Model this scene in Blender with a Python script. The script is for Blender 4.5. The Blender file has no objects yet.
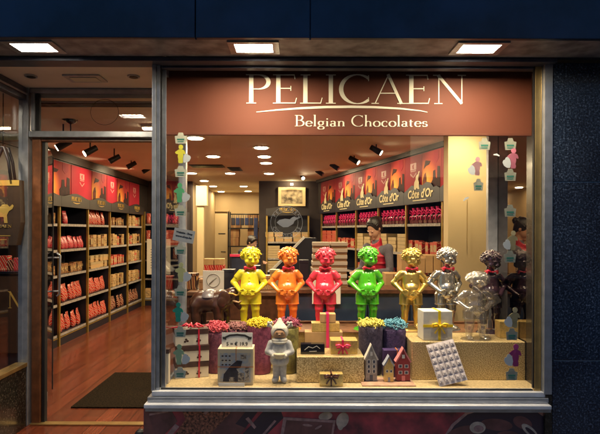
import bpy, bmesh, math, random
import numpy as np
from mathutils import Vector, Matrix, Euler
R = math.radians
random.seed(7)
scene = bpy.context.scene
# ------------------------------------------------------------------ camera
F = 522.0; CX = 296.0; CY = 231.0; EYE = 1.6
cam_d = bpy.data.cameras.new('camera'); cam = bpy.data.objects.new('camera', cam_d)
scene.collection.objects.link(cam); scene.camera = cam
cam.location = (0, 0, EYE); cam.rotation_euler = (R(90), R(-0.17), 0)
cam_d.sensor_width = 36; cam_d.lens = F/600*36
cam_d.shift_x = (300-CX)/600; cam_d.shift_y = (CY-217)/600
cam_d.clip_start = 0.05; cam_d.clip_end = 3000
# ------------------------------------------------------------------ world (dusk sky) and a last weak sun
w = bpy.data.worlds.new('World'); scene.world = w; w.use_nodes = True
nt = w.node_tree; bg = nt.nodes['Background']
sky = nt.nodes.new('ShaderNodeTexSky'); sky.sky_type = 'NISHITA'; sky.sun_disc = False
sky.sun_elevation = R(3); sky.sun_rotation = R(20); sky.ozone_density = 4.0
nt.links.new(sky.outputs[0], bg.inputs[0]); bg.inputs[1].default_value = 0.145
sl = bpy.data.lights.new('sun', 'SUN'); so = bpy.data.objects.new('sun', sl)
scene.collection.objects.link(so); sl.energy = 0.05; sl.angle = R(0.5); sl.color = (1, .85, .7)
so.rotation_euler = Vector((-math.sin(R(20))*math.cos(R(3)), -math.cos(R(20))*math.cos(R(3)), -math.sin(R(3)))).to_track_quat('-Z', 'Y').to_euler()
scene.view_settings.view_transform = 'Standard'; scene.view_settings.look = 'None'
scene.view_settings.exposure = 1.08; scene.view_settings.gamma = 1.0
scene.view_settings.use_curve_mapping = False
scene.cycles.use_denoising = True
scene.cycles.max_bounces = 8; scene.cycles.transparent_max_bounces = 24
scene.cycles.diffuse_bounces = 4; scene.cycles.sample_clamp_indirect = 6
scene.cycles.caustics_reflective = False; scene.cycles.caustics_refractive = False

# ------------------------------------------------------------------ materials
WARM = (1.0, .79, .46)
def mat(name, col, rough=.5, metal=0., var=0., vs=8., bump=0., bs=60., coat=0., emit=None, es=0., spec=None, col2=None):
    m = bpy.data.materials.new(name); m.use_nodes = True; n = m.node_tree; b = n.nodes['Principled BSDF']
    b.inputs['Roughness'].default_value = rough; b.inputs['Metallic'].default_value = metal
    b.inputs['Coat Weight'].default_value = coat; b.inputs['Coat Roughness'].default_value = .08
    if spec is not None: b.inputs['Specular IOR Level'].default_value = spec
    c = (*col, 1)
    tc = n.nodes.new('ShaderNodeTexCoord')
    nz = n.nodes.new('ShaderNodeTexNoise'); nz.inputs['Scale'].default_value = vs; nz.inputs['Detail'].default_value = 5
    n.links.new(tc.outputs['Object'], nz.inputs['Vector'])
    rp = n.nodes.new('ShaderNodeValToRGB'); rp.color_ramp.elements[0].position = .35; rp.color_ramp.elements[1].position = .65
    lo = col2 if col2 else tuple(x*(1-var) for x in col)
    rp.color_ramp.elements[0].color = (*lo, 1); rp.color_ramp.elements[1].color = c
    n.links.new(nz.outputs['Fac'], rp.inputs['Fac']); n.links.new(rp.outputs[0], b.inputs['Base Color'])
    if bump:
        n2 = n.nodes.new('ShaderNodeTexNoise'); n2.inputs['Scale'].default_value = bs; n2.inputs['Detail'].default_value = 4
        n.links.new(tc.outputs['Object'], n2.inputs['Vector'])
        bp = n.nodes.new('ShaderNodeBump'); bp.inputs['Strength'].default_value = bump; bp.inputs['Distance'].default_value = .01
        n.links.new(n2.outputs['Fac'], bp.inputs['Height']); n.links.new(bp.outputs[0], b.inputs['Normal'])
    if emit: b.inputs['Emission Color'].default_value = (*emit, 1); b.inputs['Emission Strength'].default_value = es
    return m
def clear_mat(name, tint=(1, 1, 1), f0=.04, rough=.01, power=5., mx=1.0, milk=0.0):
    m = bpy.data.materials.new(name); m.use_nodes = True; n = m.node_tree; n.nodes.clear()
    out = n.nodes.new('ShaderNodeOutputMaterial'); t = n.nodes.new('ShaderNodeBsdfTransparent'); g = n.nodes.new('ShaderNodeBsdfGlossy')
    t.inputs[0].default_value = (*tint, 1); g.inputs['Roughness'].default_value = rough
    lw = n.nodes.new('ShaderNodeLayerWeight'); lw.inputs[0].default_value = .5
    p = n.nodes.new('ShaderNodeMath'); p.operation = 'POWER'; p.inputs[1].default_value = power
    a = n.nodes.new('ShaderNodeMath'); a.operation = 'MULTIPLY_ADD'; a.inputs[1].default_value = mx-f0; a.inputs[2].default_value = f0
    n.links.new(lw.outputs['Facing'], p.inputs[0]); n.links.new(p.outputs[0], a.inputs[0])
    mix = n.nodes.new('ShaderNodeMixShader'); n.links.new(a.outputs[0], mix.inputs[0])
    base = t.outputs[0]
    if milk:
        d = n.nodes.new('ShaderNodeBsdfDiffuse'); d.inputs[0].default_value = (.8, .8, .8, 1); mm = n.nodes.new('ShaderNodeMixShader')
        mm.inputs[0].default_value = milk; n.links.new(t.outputs[0], mm.inputs[1]); n.links.new(d.outputs[0], mm.inputs[2]); base = mm.outputs[0]
    n.links.new(base, mix.inputs[1]); n.links.new(g.outputs[0], mix.inputs[2]); n.links.new(mix.outputs[0], out.inputs[0])
    return m
def emit_mat(name, col, s):
    m = bpy.data.materials.new(name); m.use_nodes = True; n = m.node_tree; b = n.nodes['Principled BSDF']
    b.inputs['Base Color'].default_value = (*col, 1); b.inputs['Emission Color'].default_value = (*col, 1); b.inputs['Emission Strength'].default_value = s
    return m
def granite(name, base, fleck, dark, scale):
    m = mat(name, base, .22, bump=.03, bs=300, coat=.3); n = m.node_tree; b = n.nodes['Principled BSDF']
    tc = [x for x in n.nodes if x.type == 'TEX_COORD'][0]
    v = n.nodes.new('ShaderNodeTexNoise'); v.inputs['Scale'].default_value = scale; v.inputs['Detail'].default_value = 3; v.inputs['Roughness'].default_value = .75
    n.links.new(tc.outputs['Object'], v.inputs['Vector'])
    r = n.nodes.new('ShaderNodeValToRGB'); e = r.color_ramp.elements
    e[0].position = .38; e[0].color = (*dark, 1); e[1].position = .55; e[1].color = (*base, 1)
    x = e.new(.66); x.color = (*fleck, 1)
    n.links.new(v.outputs['Fac'], r.inputs[0])
    v2 = n.nodes.new('ShaderNodeTexNoise'); v2.inputs['Scale'].default_value = 2.2; v2.inputs['Detail'].default_value = 6; n.links.new(tc.outputs['Object'], v2.inputs['Vector'])
    r2 = n.nodes.new('ShaderNodeValToRGB'); r2.color_ramp.elements[0].position = .35; r2.color_ramp.elements[0].color = (.55, .55, .6, 1); r2.color_ramp.elements[1].position = .7; r2.color_ramp.elements[1].color = (1.5, 1.5, 1.45, 1); n.links.new(v2.outputs['Fac'], r2.inputs[0])
    mm = n.nodes.new('ShaderNodeMixRGB'); mm.blend_type = 'MULTIPLY'; mm.inputs[0].default_value = 1; n.links.new(r.outputs[0], mm.inputs[1]); n.links.new(r2.outputs[0], mm.inputs[2]); n.links.new(mm.outputs[0], b.inputs['Base Color'])
    return m
def floor_mat(name, c1, c2, rough):
    m = mat(name, c1, rough, coat=.15); n = m.node_tree; b = n.nodes['Principled BSDF']
    tc = [x for x in n.nodes if x.type == 'TEX_COORD'][0]
    mp = n.nodes.new('ShaderNodeMapping'); mp.inputs['Rotation'].default_value = (0, 0, R(90)); n.links.new(tc.outputs['Object'], mp.inputs['Vector'])
    bk = n.nodes.new('ShaderNodeTexBrick'); bk.inputs['Scale'].default_value = 1; bk.inputs['Brick Width'].default_value = 1.5
    bk.inputs['Row Height'].default_value = .14; bk.inputs['Mortar Size'].default_value = .0035; bk.inputs['Bias'].default_value = 0
    bk.inputs['Color1'].default_value = (*c1, 1); bk.inputs['Color2'].default_value = (*c2, 1); bk.inputs['Mortar'].default_value = (.02, .008, .005, 1)
    n.links.new(mp.outputs[0], bk.inputs['Vector'])
    mp2 = n.nodes.new('ShaderNodeMapping'); mp2.inputs['Scale'].default_value = (30, 1.5, 1); n.links.new(tc.outputs['Object'], mp2.inputs['Vector'])
    nz = n.nodes.new('ShaderNodeTexNoise'); nz.inputs['Scale'].default_value = 1.6; nz.inputs['Detail'].default_value = 6; n.links.new(mp2.outputs[0], nz.inputs['Vector'])
    mx = n.nodes.new('ShaderNodeMixRGB'); mx.blend_type = 'MULTIPLY'; mx.inputs[0].default_value = .75
    rr = n.nodes.new('ShaderNodeValToRGB'); rr.color_ramp.elements[0].position = .3; rr.color_ramp.elements[0].color = (.45, .4, .4, 1); rr.color_ramp.elements[1].position = .7; rr.color_ramp.elements[1].color = (1.2, 1.2, 1.2, 1)
    n.links.new(nz.outputs['Fac'], rr.inputs[0]); n.links.new(bk.outputs['Color'], mx.inputs[1]); n.links.new(rr.outputs[0], mx.inputs[2]); n.links.new(mx.outputs[0], b.inputs['Base Color'])
    return m
def band_mat(name, cols, scale=12, rough=.35, diag=.6):
    """printed wrapper: bands of colour distorted by noise"""
    m = mat(name, cols[0], rough); n = m.node_tree; b = n.nodes['Principled BSDF']
    tc = [x for x in n.nodes if x.type == 'TEX_COORD'][0]
    mp = n.nodes.new('ShaderNodeMapping'); mp.inputs['Rotation'].default_value = (0, diag, 0); n.links.new(tc.outputs['Object'], mp.inputs['Vector'])
    oi = n.nodes.new('ShaderNodeObjectInfo'); mu = n.nodes.new('ShaderNodeMath'); mu.operation = 'MULTIPLY'; mu.inputs[1].default_value = 40
    n.links.new(oi.outputs['Random'], mu.inputs[0])
    wv = n.nodes.new('ShaderNodeTexWave'); n.links.new(mu.outputs[0], wv.inputs['Phase Offset']); wv.bands_direction = 'X'; wv.inputs['Scale'].default_value = scale; wv.inputs['Distortion'].default_value = 3.5; wv.inputs['Detail'].default_value = 2
    n.links.new(mp.outputs[0], wv.inputs['Vector'])
    r = n.nodes.new('ShaderNodeValToRGB'); r.color_ramp.interpolation = 'CONSTANT'; e = r.color_ramp.elements
    k = len(cols); e[0].position = 0; e[0].color = (*cols[0], 1); e[1].position = 1/k; e[1].color = (*cols[1], 1)
    for i in range(2, k): x = e.new(i/k); x.color = (*cols[i], 1)
    n.links.new(wv.outputs['Fac'], r.inputs[0]); n.links.new(r.outputs[0], b.inputs['Base Color'])
    return m

M = {}
M['navy'] = mat('navy_paint', (.028, .049, .098), .34, var=.6, vs=3, bump=.04, bs=90)
M['soffit'] = mat('soffit_metal', (.36, .36, .41), .45, .15, var=.6, vs=9, bump=.08, bs=40)
M['edge'] = mat('dark_edge', (.09, .10, .14), .4, .4, var=.3)
M['alu'] = mat('aluminium', (.46, .49, .55), .28, .6, var=.25, vs=14, bump=.03, bs=200)
M['alu_white'] = mat('white_sill_metal', (.88, .90, .95), .3, .2, var=.18, vs=9)
M['brass'] = mat('brass_strip', (.62, .44, .18), .35, .85, var=.25)
M['gold_post'] = mat('gilded_post', (.42, .28, .07), .4, .55, var=.3)
M['gasket'] = mat('black_gasket', (.01, .01, .012), .6)
M['black'] = mat('black_panel', (.009, .009, .015), .5)
M['shelf_black'] = mat('shelf_black', (.010, .010, .020), .5, var=.3)
M['cornice'] = mat('cornice_brown', (.022, .014, .012), .45, var=.3)
M['dark_wood'] = mat('dark_wood', (.12, .045, .02), .4, var=.5, vs=20, bump=.05)
M['jamb'] = mat('jamb_wood', (.20, .075, .03), .4, var=.4, vs=18)
M['ledge_wood'] = mat('ledge_wood', (.17, .075, .032), .45, var=.4, vs=14)
M['ceil'] = mat('ceiling_paint', (.82, .75, .62), .8, var=.06, vs=2)
M['recess_ceil'] = mat('porch_ceiling_paint', (.82, .74, .68), .75, var=.08, vs=3)
M['wall_dark'] = mat('dark_brown_wall', (.035, .02, .016), .7, var=.3)
M['wall_beige'] = mat('beige_wall', (.40, .29, .15), .7, var=.1, vs=2)
M['pillar'] = mat('pillar_paint', (.58, .45, .25), .6, var=.08, vs=2)
M['granite'] = granite('blue_granite', (.020, .036, .072), (.15, .20, .30), (.006, .010, .020), 75)
M['granite_dark'] = granite('dark_granite', (.026, .022, .018), (.085, .070, .055), (.006, .005, .004), 60)
M['floor'] = floor_mat('red_wood_floor', (.19, .046, .022), (.12, .028, .013), .26)
M['mat'] = mat('mat_fibre', (.030, .020, .011), .95, vs=70, col2=(.006, .004, .003), bump=.8, bs=140, spec=.05)
M['sign_red'] = mat('sign_red_brown', (.15, .038, .016), .7, var=.1, vs=1.5)
M['sign_cream'] = mat('sign_cream', (.92, .86, .68), .5)
M['glass'] = clear_mat('window_glass', (.98, .985, .985), .045)
M['glass_pane'] = clear_mat('door_glass', (.93, .94, .95), .06)
M['plastic'] = clear_mat('clear_plastic', (.95, .94, .92), .13, .05, 1.3, .70, milk=.05)
M['film'] = clear_mat('clear_flange', (.97, .97, .96), .05, .1, 2, .4, milk=.03)
M['mirror'] = mat('mirror_silver', (.27, .23, .20), .015, 1.)
M['white'] = mat('white_card', (.78, .76, .70), .5, var=.05)
M['stain'] = mat('lime_stain', (.5, .48, .46), .8)
M['paper'] = mat('paper', (.72, .68, .56), .7, var=.06)
M['kraft'] = mat('kraft_card', (.46, .28, .12), .7, var=.2, vs=10, bump=.05)
M['carton'] = mat('carton', (.34, .17, .07), .75, var=.2, vs=6)
M['gold_paper'] = mat('gold_paper', (.80, .58, .20), .28, .5, var=.25, vs=90, bump=.25, bs=120)
M['glitter'] = mat('gold_glitter', (.92, .76, .42), .28, .45, vs=150, col2=(.30, .19, .055), bump=.5, bs=220)
M['display_floor'] = mat('display_floor_cloth', (.70, .54, .28), .5, .2, var=.35, vs=60, bump=.3, bs=120)
M['ribbon_red'] = mat('red_ribbon', (.60, .015, .045), .3, coat=.3)
M['ribbon_pink'] = mat('pink_ribbon', (.75, .03, .14), .35, coat=.2)
M['ribbon_yellow'] = mat('yellow_ribbon', (.85, .62, .02), .35, coat=.2)
M['ribbon_orange'] = mat('orange_ribbon', (.65, .20, .03), .4)
M['ribbon_dark'] = mat('dark_ribbon', (.07, .015, .012), .3, coat=.3)
M['choc'] = mat('chocolate', (.055, .022, .012), .28, coat=.3, var=.2)
M['black_gloss'] = mat('black_gloss', (.008, .008, .012), .15, coat=.5)
M['blackmetal'] = mat('black_metal', (.012, .012, .012), .4, .3)
M['pricestrip'] = mat('price_strip', (.42, .38, .34), .4, var=.5, vs=25)
M['tag'] = mat('tag_green', (.05, .22, .16), .6)
M['ink'] = mat('ink', (.02, .02, .02), .7)
M['ring'] = mat('etched_white', (.62, .60, .56), .6)
M['lamp'] = emit_mat('lamp_lens', (1.0, .80, .52), 16)
M['lamp_cool'] = emit_mat('soffit_lens', (1.0, .86, .66), 17)
M['lamp_small'] = emit_mat('track_lens', (1.0, .8, .5), 14)
M['gold_ink'] = mat('gold_lettering', (.75, .50, .12), .35, .4)
M['cream_ink'] = mat('cream_lettering', (.85, .74, .42), .5)

# ------------------------------------------------------------------ object helpers
COL = scene.collection
def P(px, py, Y): return (px-CX)*Y/F, EYE-(py-CY)*Y/F
def PX(px, Y): return (px-CX)*Y/F
def PZ(py, Y): return EYE-(py-CY)*Y/F
def tag(o, label=None, cat=None, group=None, kind=None):
    if label: o['label'] = label
    if cat: o['category'] = cat
    if group: o['group'] = group
    if kind: o['kind'] = kind
    return o
def empty(name, loc, rz=0, label=None, cat=None, group=None, rot=None):
    o = bpy.data.objects.new(name, None); COL.objects.link(o); o.location = loc
    o.rotation_euler = rot if rot else (0, 0, rz); o.empty_display_size = .1
    return tag(o, label, cat, group)
def link_mesh(name, me, parent=None, loc=(0, 0, 0), rot=(0, 0, 0)):
    o = bpy.data.objects.new(name, me); COL.objects.link(o); o.location = loc; o.rotation_euler = rot
    if parent: o.parent = parent
    return o
def build(name, bm, m, parent=None, loc=(0, 0, 0), rot=(0, 0, 0), smooth=False):
    me = bpy.data.meshes.new(name); bm.normal_update(); bm.to_mesh(me); bm.free()
    for x in (m if isinstance(m, (list, tuple)) else [m]): me.materials.append(x)
    if smooth:
        for p in me.polygons: p.use_smooth = True
    return link_mesh(name, me, parent, loc, rot)
def struct(name, bm, m, parent=None):
    o = build(name, bm, m, parent)
    if not parent: o['kind'] = 'structure'
    return o
def BM(): return bmesh.new()
def box(bm, x0, x1, y0, y1, z0, z1, bev=0, mi=0, mtx=None):
    r = bmesh.ops.create_cube(bm, size=1); vs = r['verts']
    bmesh.ops.scale(bm, vec=(abs(x1-x0), abs(y1-y0), abs(z1-z0)), verts=vs)
    bmesh.ops.translate(bm, vec=((x0+x1)/2, (y0+y1)/2, (z0+z1)/2), verts=vs)
    if mtx: bmesh.ops.transform(bm, matrix=mtx, verts=vs)
    fs = list({f for v in vs for f in v.link_faces})
    for f in fs: f.material_index = mi
    if bev:
        es = list({e for v in vs for e in v.link_edges})
        rr = bmesh.ops.bevel(bm, geom=es, offset=bev, segments=2, affect='EDGES', profile=.6)
        for f in rr['faces']: f.material_index = mi
    return bm
def cyl(bm, p0, p1, r0, r1=None, n=16, mi=0, caps=True):
    r1 = r0 if r1 is None else r1
    p0 = Vector(p0); p1 = Vector(p1); d = p1-p0
    r = bmesh.ops.create_cone(bm, cap_ends=caps, segments=n, radius1=r0, radius2=r1, depth=d.length)
    q = d.to_track_quat('Z', 'Y').to_matrix().to_4x4(); q.translation = (p0+p1)/2
    bmesh.ops.transform(bm, matrix=q, verts=r['verts'])
    for v in r['verts']:
        for f in v.link_faces: f.material_index = mi
    return bm
def ball(bm, c, r, n=12, sc=(1, 1, 1), mi=0):
    q = bmesh.ops.create_uvsphere(bm, u_segments=n, v_segments=max(6, n//2), radius=r)
    bmesh.ops.scale(bm, vec=sc, verts=q['verts']); bmesh.ops.translate(bm, vec=c, verts=q['verts'])
    for v in q['verts']:
        for f in v.link_faces: f.material_index = mi
    return bm
def prism(bm, pts, y0, y1, mi=0):
    """outline in x,z extruded along y"""
    a = [bm.verts.new((x, y0, z)) for x, z in pts]; b = [bm.verts.new((x, y1, z)) for x, z in pts]
    fs = [bm.faces.new(a), bm.faces.new(b[::-1])]; n = len(pts)
    for i in range(n): fs.append(bm.faces.new((a[i], b[i], b[(i+1) % n], a[(i+1) % n])))
    for f in fs: f.material_index = mi
    bmesh.ops.recalc_face_normals(bm, faces=fs)
    return bm
def tube(bm, pts, r, n=8, mi=0, closed=False):
    pts = [Vector(p) for p in pts]; N = len(pts); rings = []
    for i, p in enumerate(pts):
        a = pts[(i-1) % N] if (i > 0 or closed) else p; b = pts[(i+1) % N] if (i < N-1 or closed) else p
        t = (b-a).normalized(); u = t.cross(Vector((.13, .21, 1))); u = u.normalized() if u.length > .01 else Vector((1, 0, 0)); v = t.cross(u)
        rr = r[i] if isinstance(r, (list, tuple)) else r
        rings.append([bm.verts.new(p+(u*math.cos(2*math.pi*k/n)+v*math.sin(2*math.pi*k/n))*rr) for k in range(n)])
    fs = []
    for i in range(N if closed else N-1):
        A = rings[i]; B = rings[(i+1) % N]
        for k in range(n): fs.append(bm.faces.new((A[k], A[(k+1) % n], B[(k+1) % n], B[k])))
    if not closed: fs += [bm.faces.new(rings[0][::-1]), bm.faces.new(rings[-1])]
    for f in fs: f.material_index = mi; f.smooth = True
    return bm
def ribbon_poly(bm, pts, widths, y0, y1, mi=0):
    """flat lettering stroke in x,z with a width at each point"""
    L = []; Rr = []; n = len(pts)
    for i in range(n):
        a = Vector(pts[max(i-1, 0)]); b = Vector(pts[min(i+1, n-1)]); t = (b-a); t = t.normalized() if t.length else Vector((1, 0)); nn = Vector((-t.y, t.x))
        p = Vector(pts[i]); L.append(p+nn*widths[i]/2); Rr.append(p-nn*widths[i]/2)
    for i in range(n-1):
        q = [L[i], Rr[i], Rr[i+1], L[i+1]]
        f = [bm.verts.new((v.x, y0, v.y)) for v in q]; bk = [bm.verts.new((v.x, y1, v.y)) for v in q]
        fs = [bm.faces.new(f), bm.faces.new(bk[::-1])]
        for k in range(4): fs.append(bm.faces.new((f[k], bk[k], bk[(k+1) % 4], f[(k+1) % 4])))
        for g in fs: g.material_index = mi
        bmesh.ops.recalc_face_normals(bm, faces=fs)

# ------------------------------------------------------------------ serif lettering
def arc(cx, cy, rx, ry, a0, a1, n=14):
    return [(cx+rx*math.cos(R(a0+(a1-a0)*i/n)), cy+ry*math.sin(R(a0+(a1-a0)*i/n))) for i in range(n+1)]
X = .46
GL = {  # advance, stem rects (x,y0,y1), serifs (x,y,halfwidth), pen strokes, fixed strokes (pts,width)
 'P': (.62, [(.13, 0, 1)], [(.13, .012, .12), (.09, .988, .09)], [arc(.30, .74, .25, .245, 90, -90)], [([(.13, .985), (.30, .985)], .03), ([(.13, .495), (.30, .495)], .03)]),
 'E': (.62, [(.13, 0, 1)], [(.09, .012, .09), (.09, .988, .09)], [], [([(.13, .985), (.52, .985)], .032), ([(.13, .52), (.44, .52)], .032), ([(.13, .015), (.54, .015)], .032), ([(.515, 1.0), (.535, .84)], .028), ([(.435, .60), (.435, .44)], .026), ([(.54, 0), (.575, .19)], .028)]),
 'L': (.58, [(.13, 0, 1)], [(.09, .012, .09), (.13, .988, .12)], [], [([(.13, .015), (.50, .015)], .032), ([(.50, 0), (.54, .20)], .028)]),
 'I': (.28, [(.13, 0, 1)], [(.13, .012, .12), (.13, .988, .12)], [], []),
 'C': (.80, [], [], [arc(.46, .5, .40, .50, 48, 312, 24)], [([(.728, .98), (.728, .78)], .03), ([(.728, .22), (.735, .08)], .022)]),
 'A': (.76, [], [(.05, .012, .09), (.70, .012, .11)], [], [([(.05, .01), (.375, 1.0)], .036), ([(.36, 1.02), (.69, .0)], .10), ([(.17, .36), (.55, .36)], .032)]),
 'N': (.84, [], [(.13, .012, .10), (.09, .988, .09), (.70, .988, .10)], [], [([(.14, 0), (.14, .97)], .036), ([(.12, .99), (.70, .01)], .10), ([(.70, 0), (.70, .99)], .036)]),
 'B': (.64, [(.13, 0, 1)], [(.09, .012, .09), (.09, .988, .09)], [arc(.28, .76, .22, .225, 90, -90), arc(.30, .27, .27, .255, 90, -90)], [([(.13, .985), (.28, .985)], .03), ([(.13, .53), (.30, .53)], .03), ([(.13, .015), (.30, .015)], .03)]),
 'e': (.46, [], [], [arc(.24, .23, .19, .24, 5, 325, 20)], [([(.06, .25), (.42, .25)], .03)]),
 'l': (.24, [(.11, 0, 1.04)], [(.11, .012, .10), (.07, 1.02, .05)], [], []),
 'i': (.24, [(.11, 0, X)], [(.11, .012, .10), (.07, X-.01, .06)], [], [([(.06, .66), (.16, .66)], .10)]),
 'g': (.48, [], [], [arc(.22, .29, .15, .17, 0, 360, 18), arc(.23, -.14, .19, .13, 0, 360, 18)], [([(.33, .43), (.45, .46)], .04), ([(.12, .12), (.10, .03), (.30, -.01)], .05)]),
 'a': (.44, [(.32, 0, .36)], [], [arc(.20, .33, .13, .14, 160, 0, 10), arc(.19, .12, .13, .13, 0, 360, 14)], [([(.32, .02), (.42, .02)], .04)]),
 'n': (.52, [(.11, 0, X), (.40, 0, .32)], [(.11, .012, .09), (.40, .012, .09), (.07, X-.01, .06)], [arc(.26, .31, .14, .15, 170, 0, 10)], []),
 'h': (.52, [(.11, 0, 1.04), (.40, 0, .32)], [(.11, .012, .09), (.40, .012, .09), (.07, 1.02, .06)], [arc(.26, .31, .14, .15, 170, 0, 10)], []),
 'o': (.50, [], [], [arc(.25, .23, .20, .245, 0, 360, 22)], []),
 'c': (.43, [], [], [arc(.24, .23, .19, .245, 50, 315, 18)], [([(.36, .43), (.36, .34)], .05)]),
 't': (.32, [(.13, .06, .60)], [], [arc(.22, .09, .09, .09, 180, 290, 8)], [([(.03, X-.02), (.28, X-.02)], .03)]),
 's': (.38, [], [], [arc(.19, .345, .12, .115, 40, 250, 12), arc(.18, .12, .135, .12, 80, -150, 12)], [([(.31, .45), (.31, .34)], .03), ([(.05, .14), (.05, .0)], .03)]),
 ' ': (.30, [], [], [], []),
}
def serif_text(bm, s, x0, z0, h, y0, y1, width=None, T=.115, track=.0):
    adv = sum(GL[c][0]+track for c in s)-track
    sx = h if width is None else width/adv
    x = x0
    for ch in s:
        a, stems, ser, pens, fx = GL[ch]
        g = lambda p: (x+p[0]*sx, z0+p[1]*h)
        lay = [0]
        def put(pts, ws):
            e = lay[0]*h*.0016; lay[0] += 1
            ribbon_poly(bm, [g(p) for p in pts], ws, y0-e, y1)
        for (cx, b, t) in stems: put([(cx, b), (cx, t)], [T*h]*2)
        for (cx, cy, hw) in ser: put([(cx-hw, cy), (cx+hw, cy)], [.028*h]*2)
        for pts in pens:
            ws = []
            for i in range(len(pts)):
                A = pts[max(i-1, 0)]; B = pts[min(i+1, len(pts)-1)]; dx, dy = B[0]-A[0], B[1]-A[1]; d = math.hypot(dx, dy) or 1
                ws.append((.028+(T*1.02-.028)*abs(dy/d)**1.5)*h)
            put(pts, ws)
        for pts, wd in fx: put(pts, [wd*h]*len(pts))
        x += (a+track)*sx
    return bm
def font_mesh(name, s, size, m, parent, loc, rot=(R(90), 0, 0), bold=.0, extr=.0015, align='CENTER', shear=0):
    cu = bpy.data.curves.new(name, 'FONT'); cu.body = s; cu.size = size; cu.extrude = extr; cu.offset = bold; cu.align_x = align; cu.align_y = 'CENTER'; cu.shear = shear; cu.resolution_u = 3
    t = bpy.data.objects.new('tmp', cu); COL.objects.link(t); bpy.context.view_layer.update()
    me = bpy.data.meshes.new_from_object(t.evaluated_get(bpy.context.evaluated_depsgraph_get()))
    bpy.data.objects.remove(t); me.materials.clear(); me.materials.append(m); me.name = name
    return link_mesh(name, me, parent, loc, rot)

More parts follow.
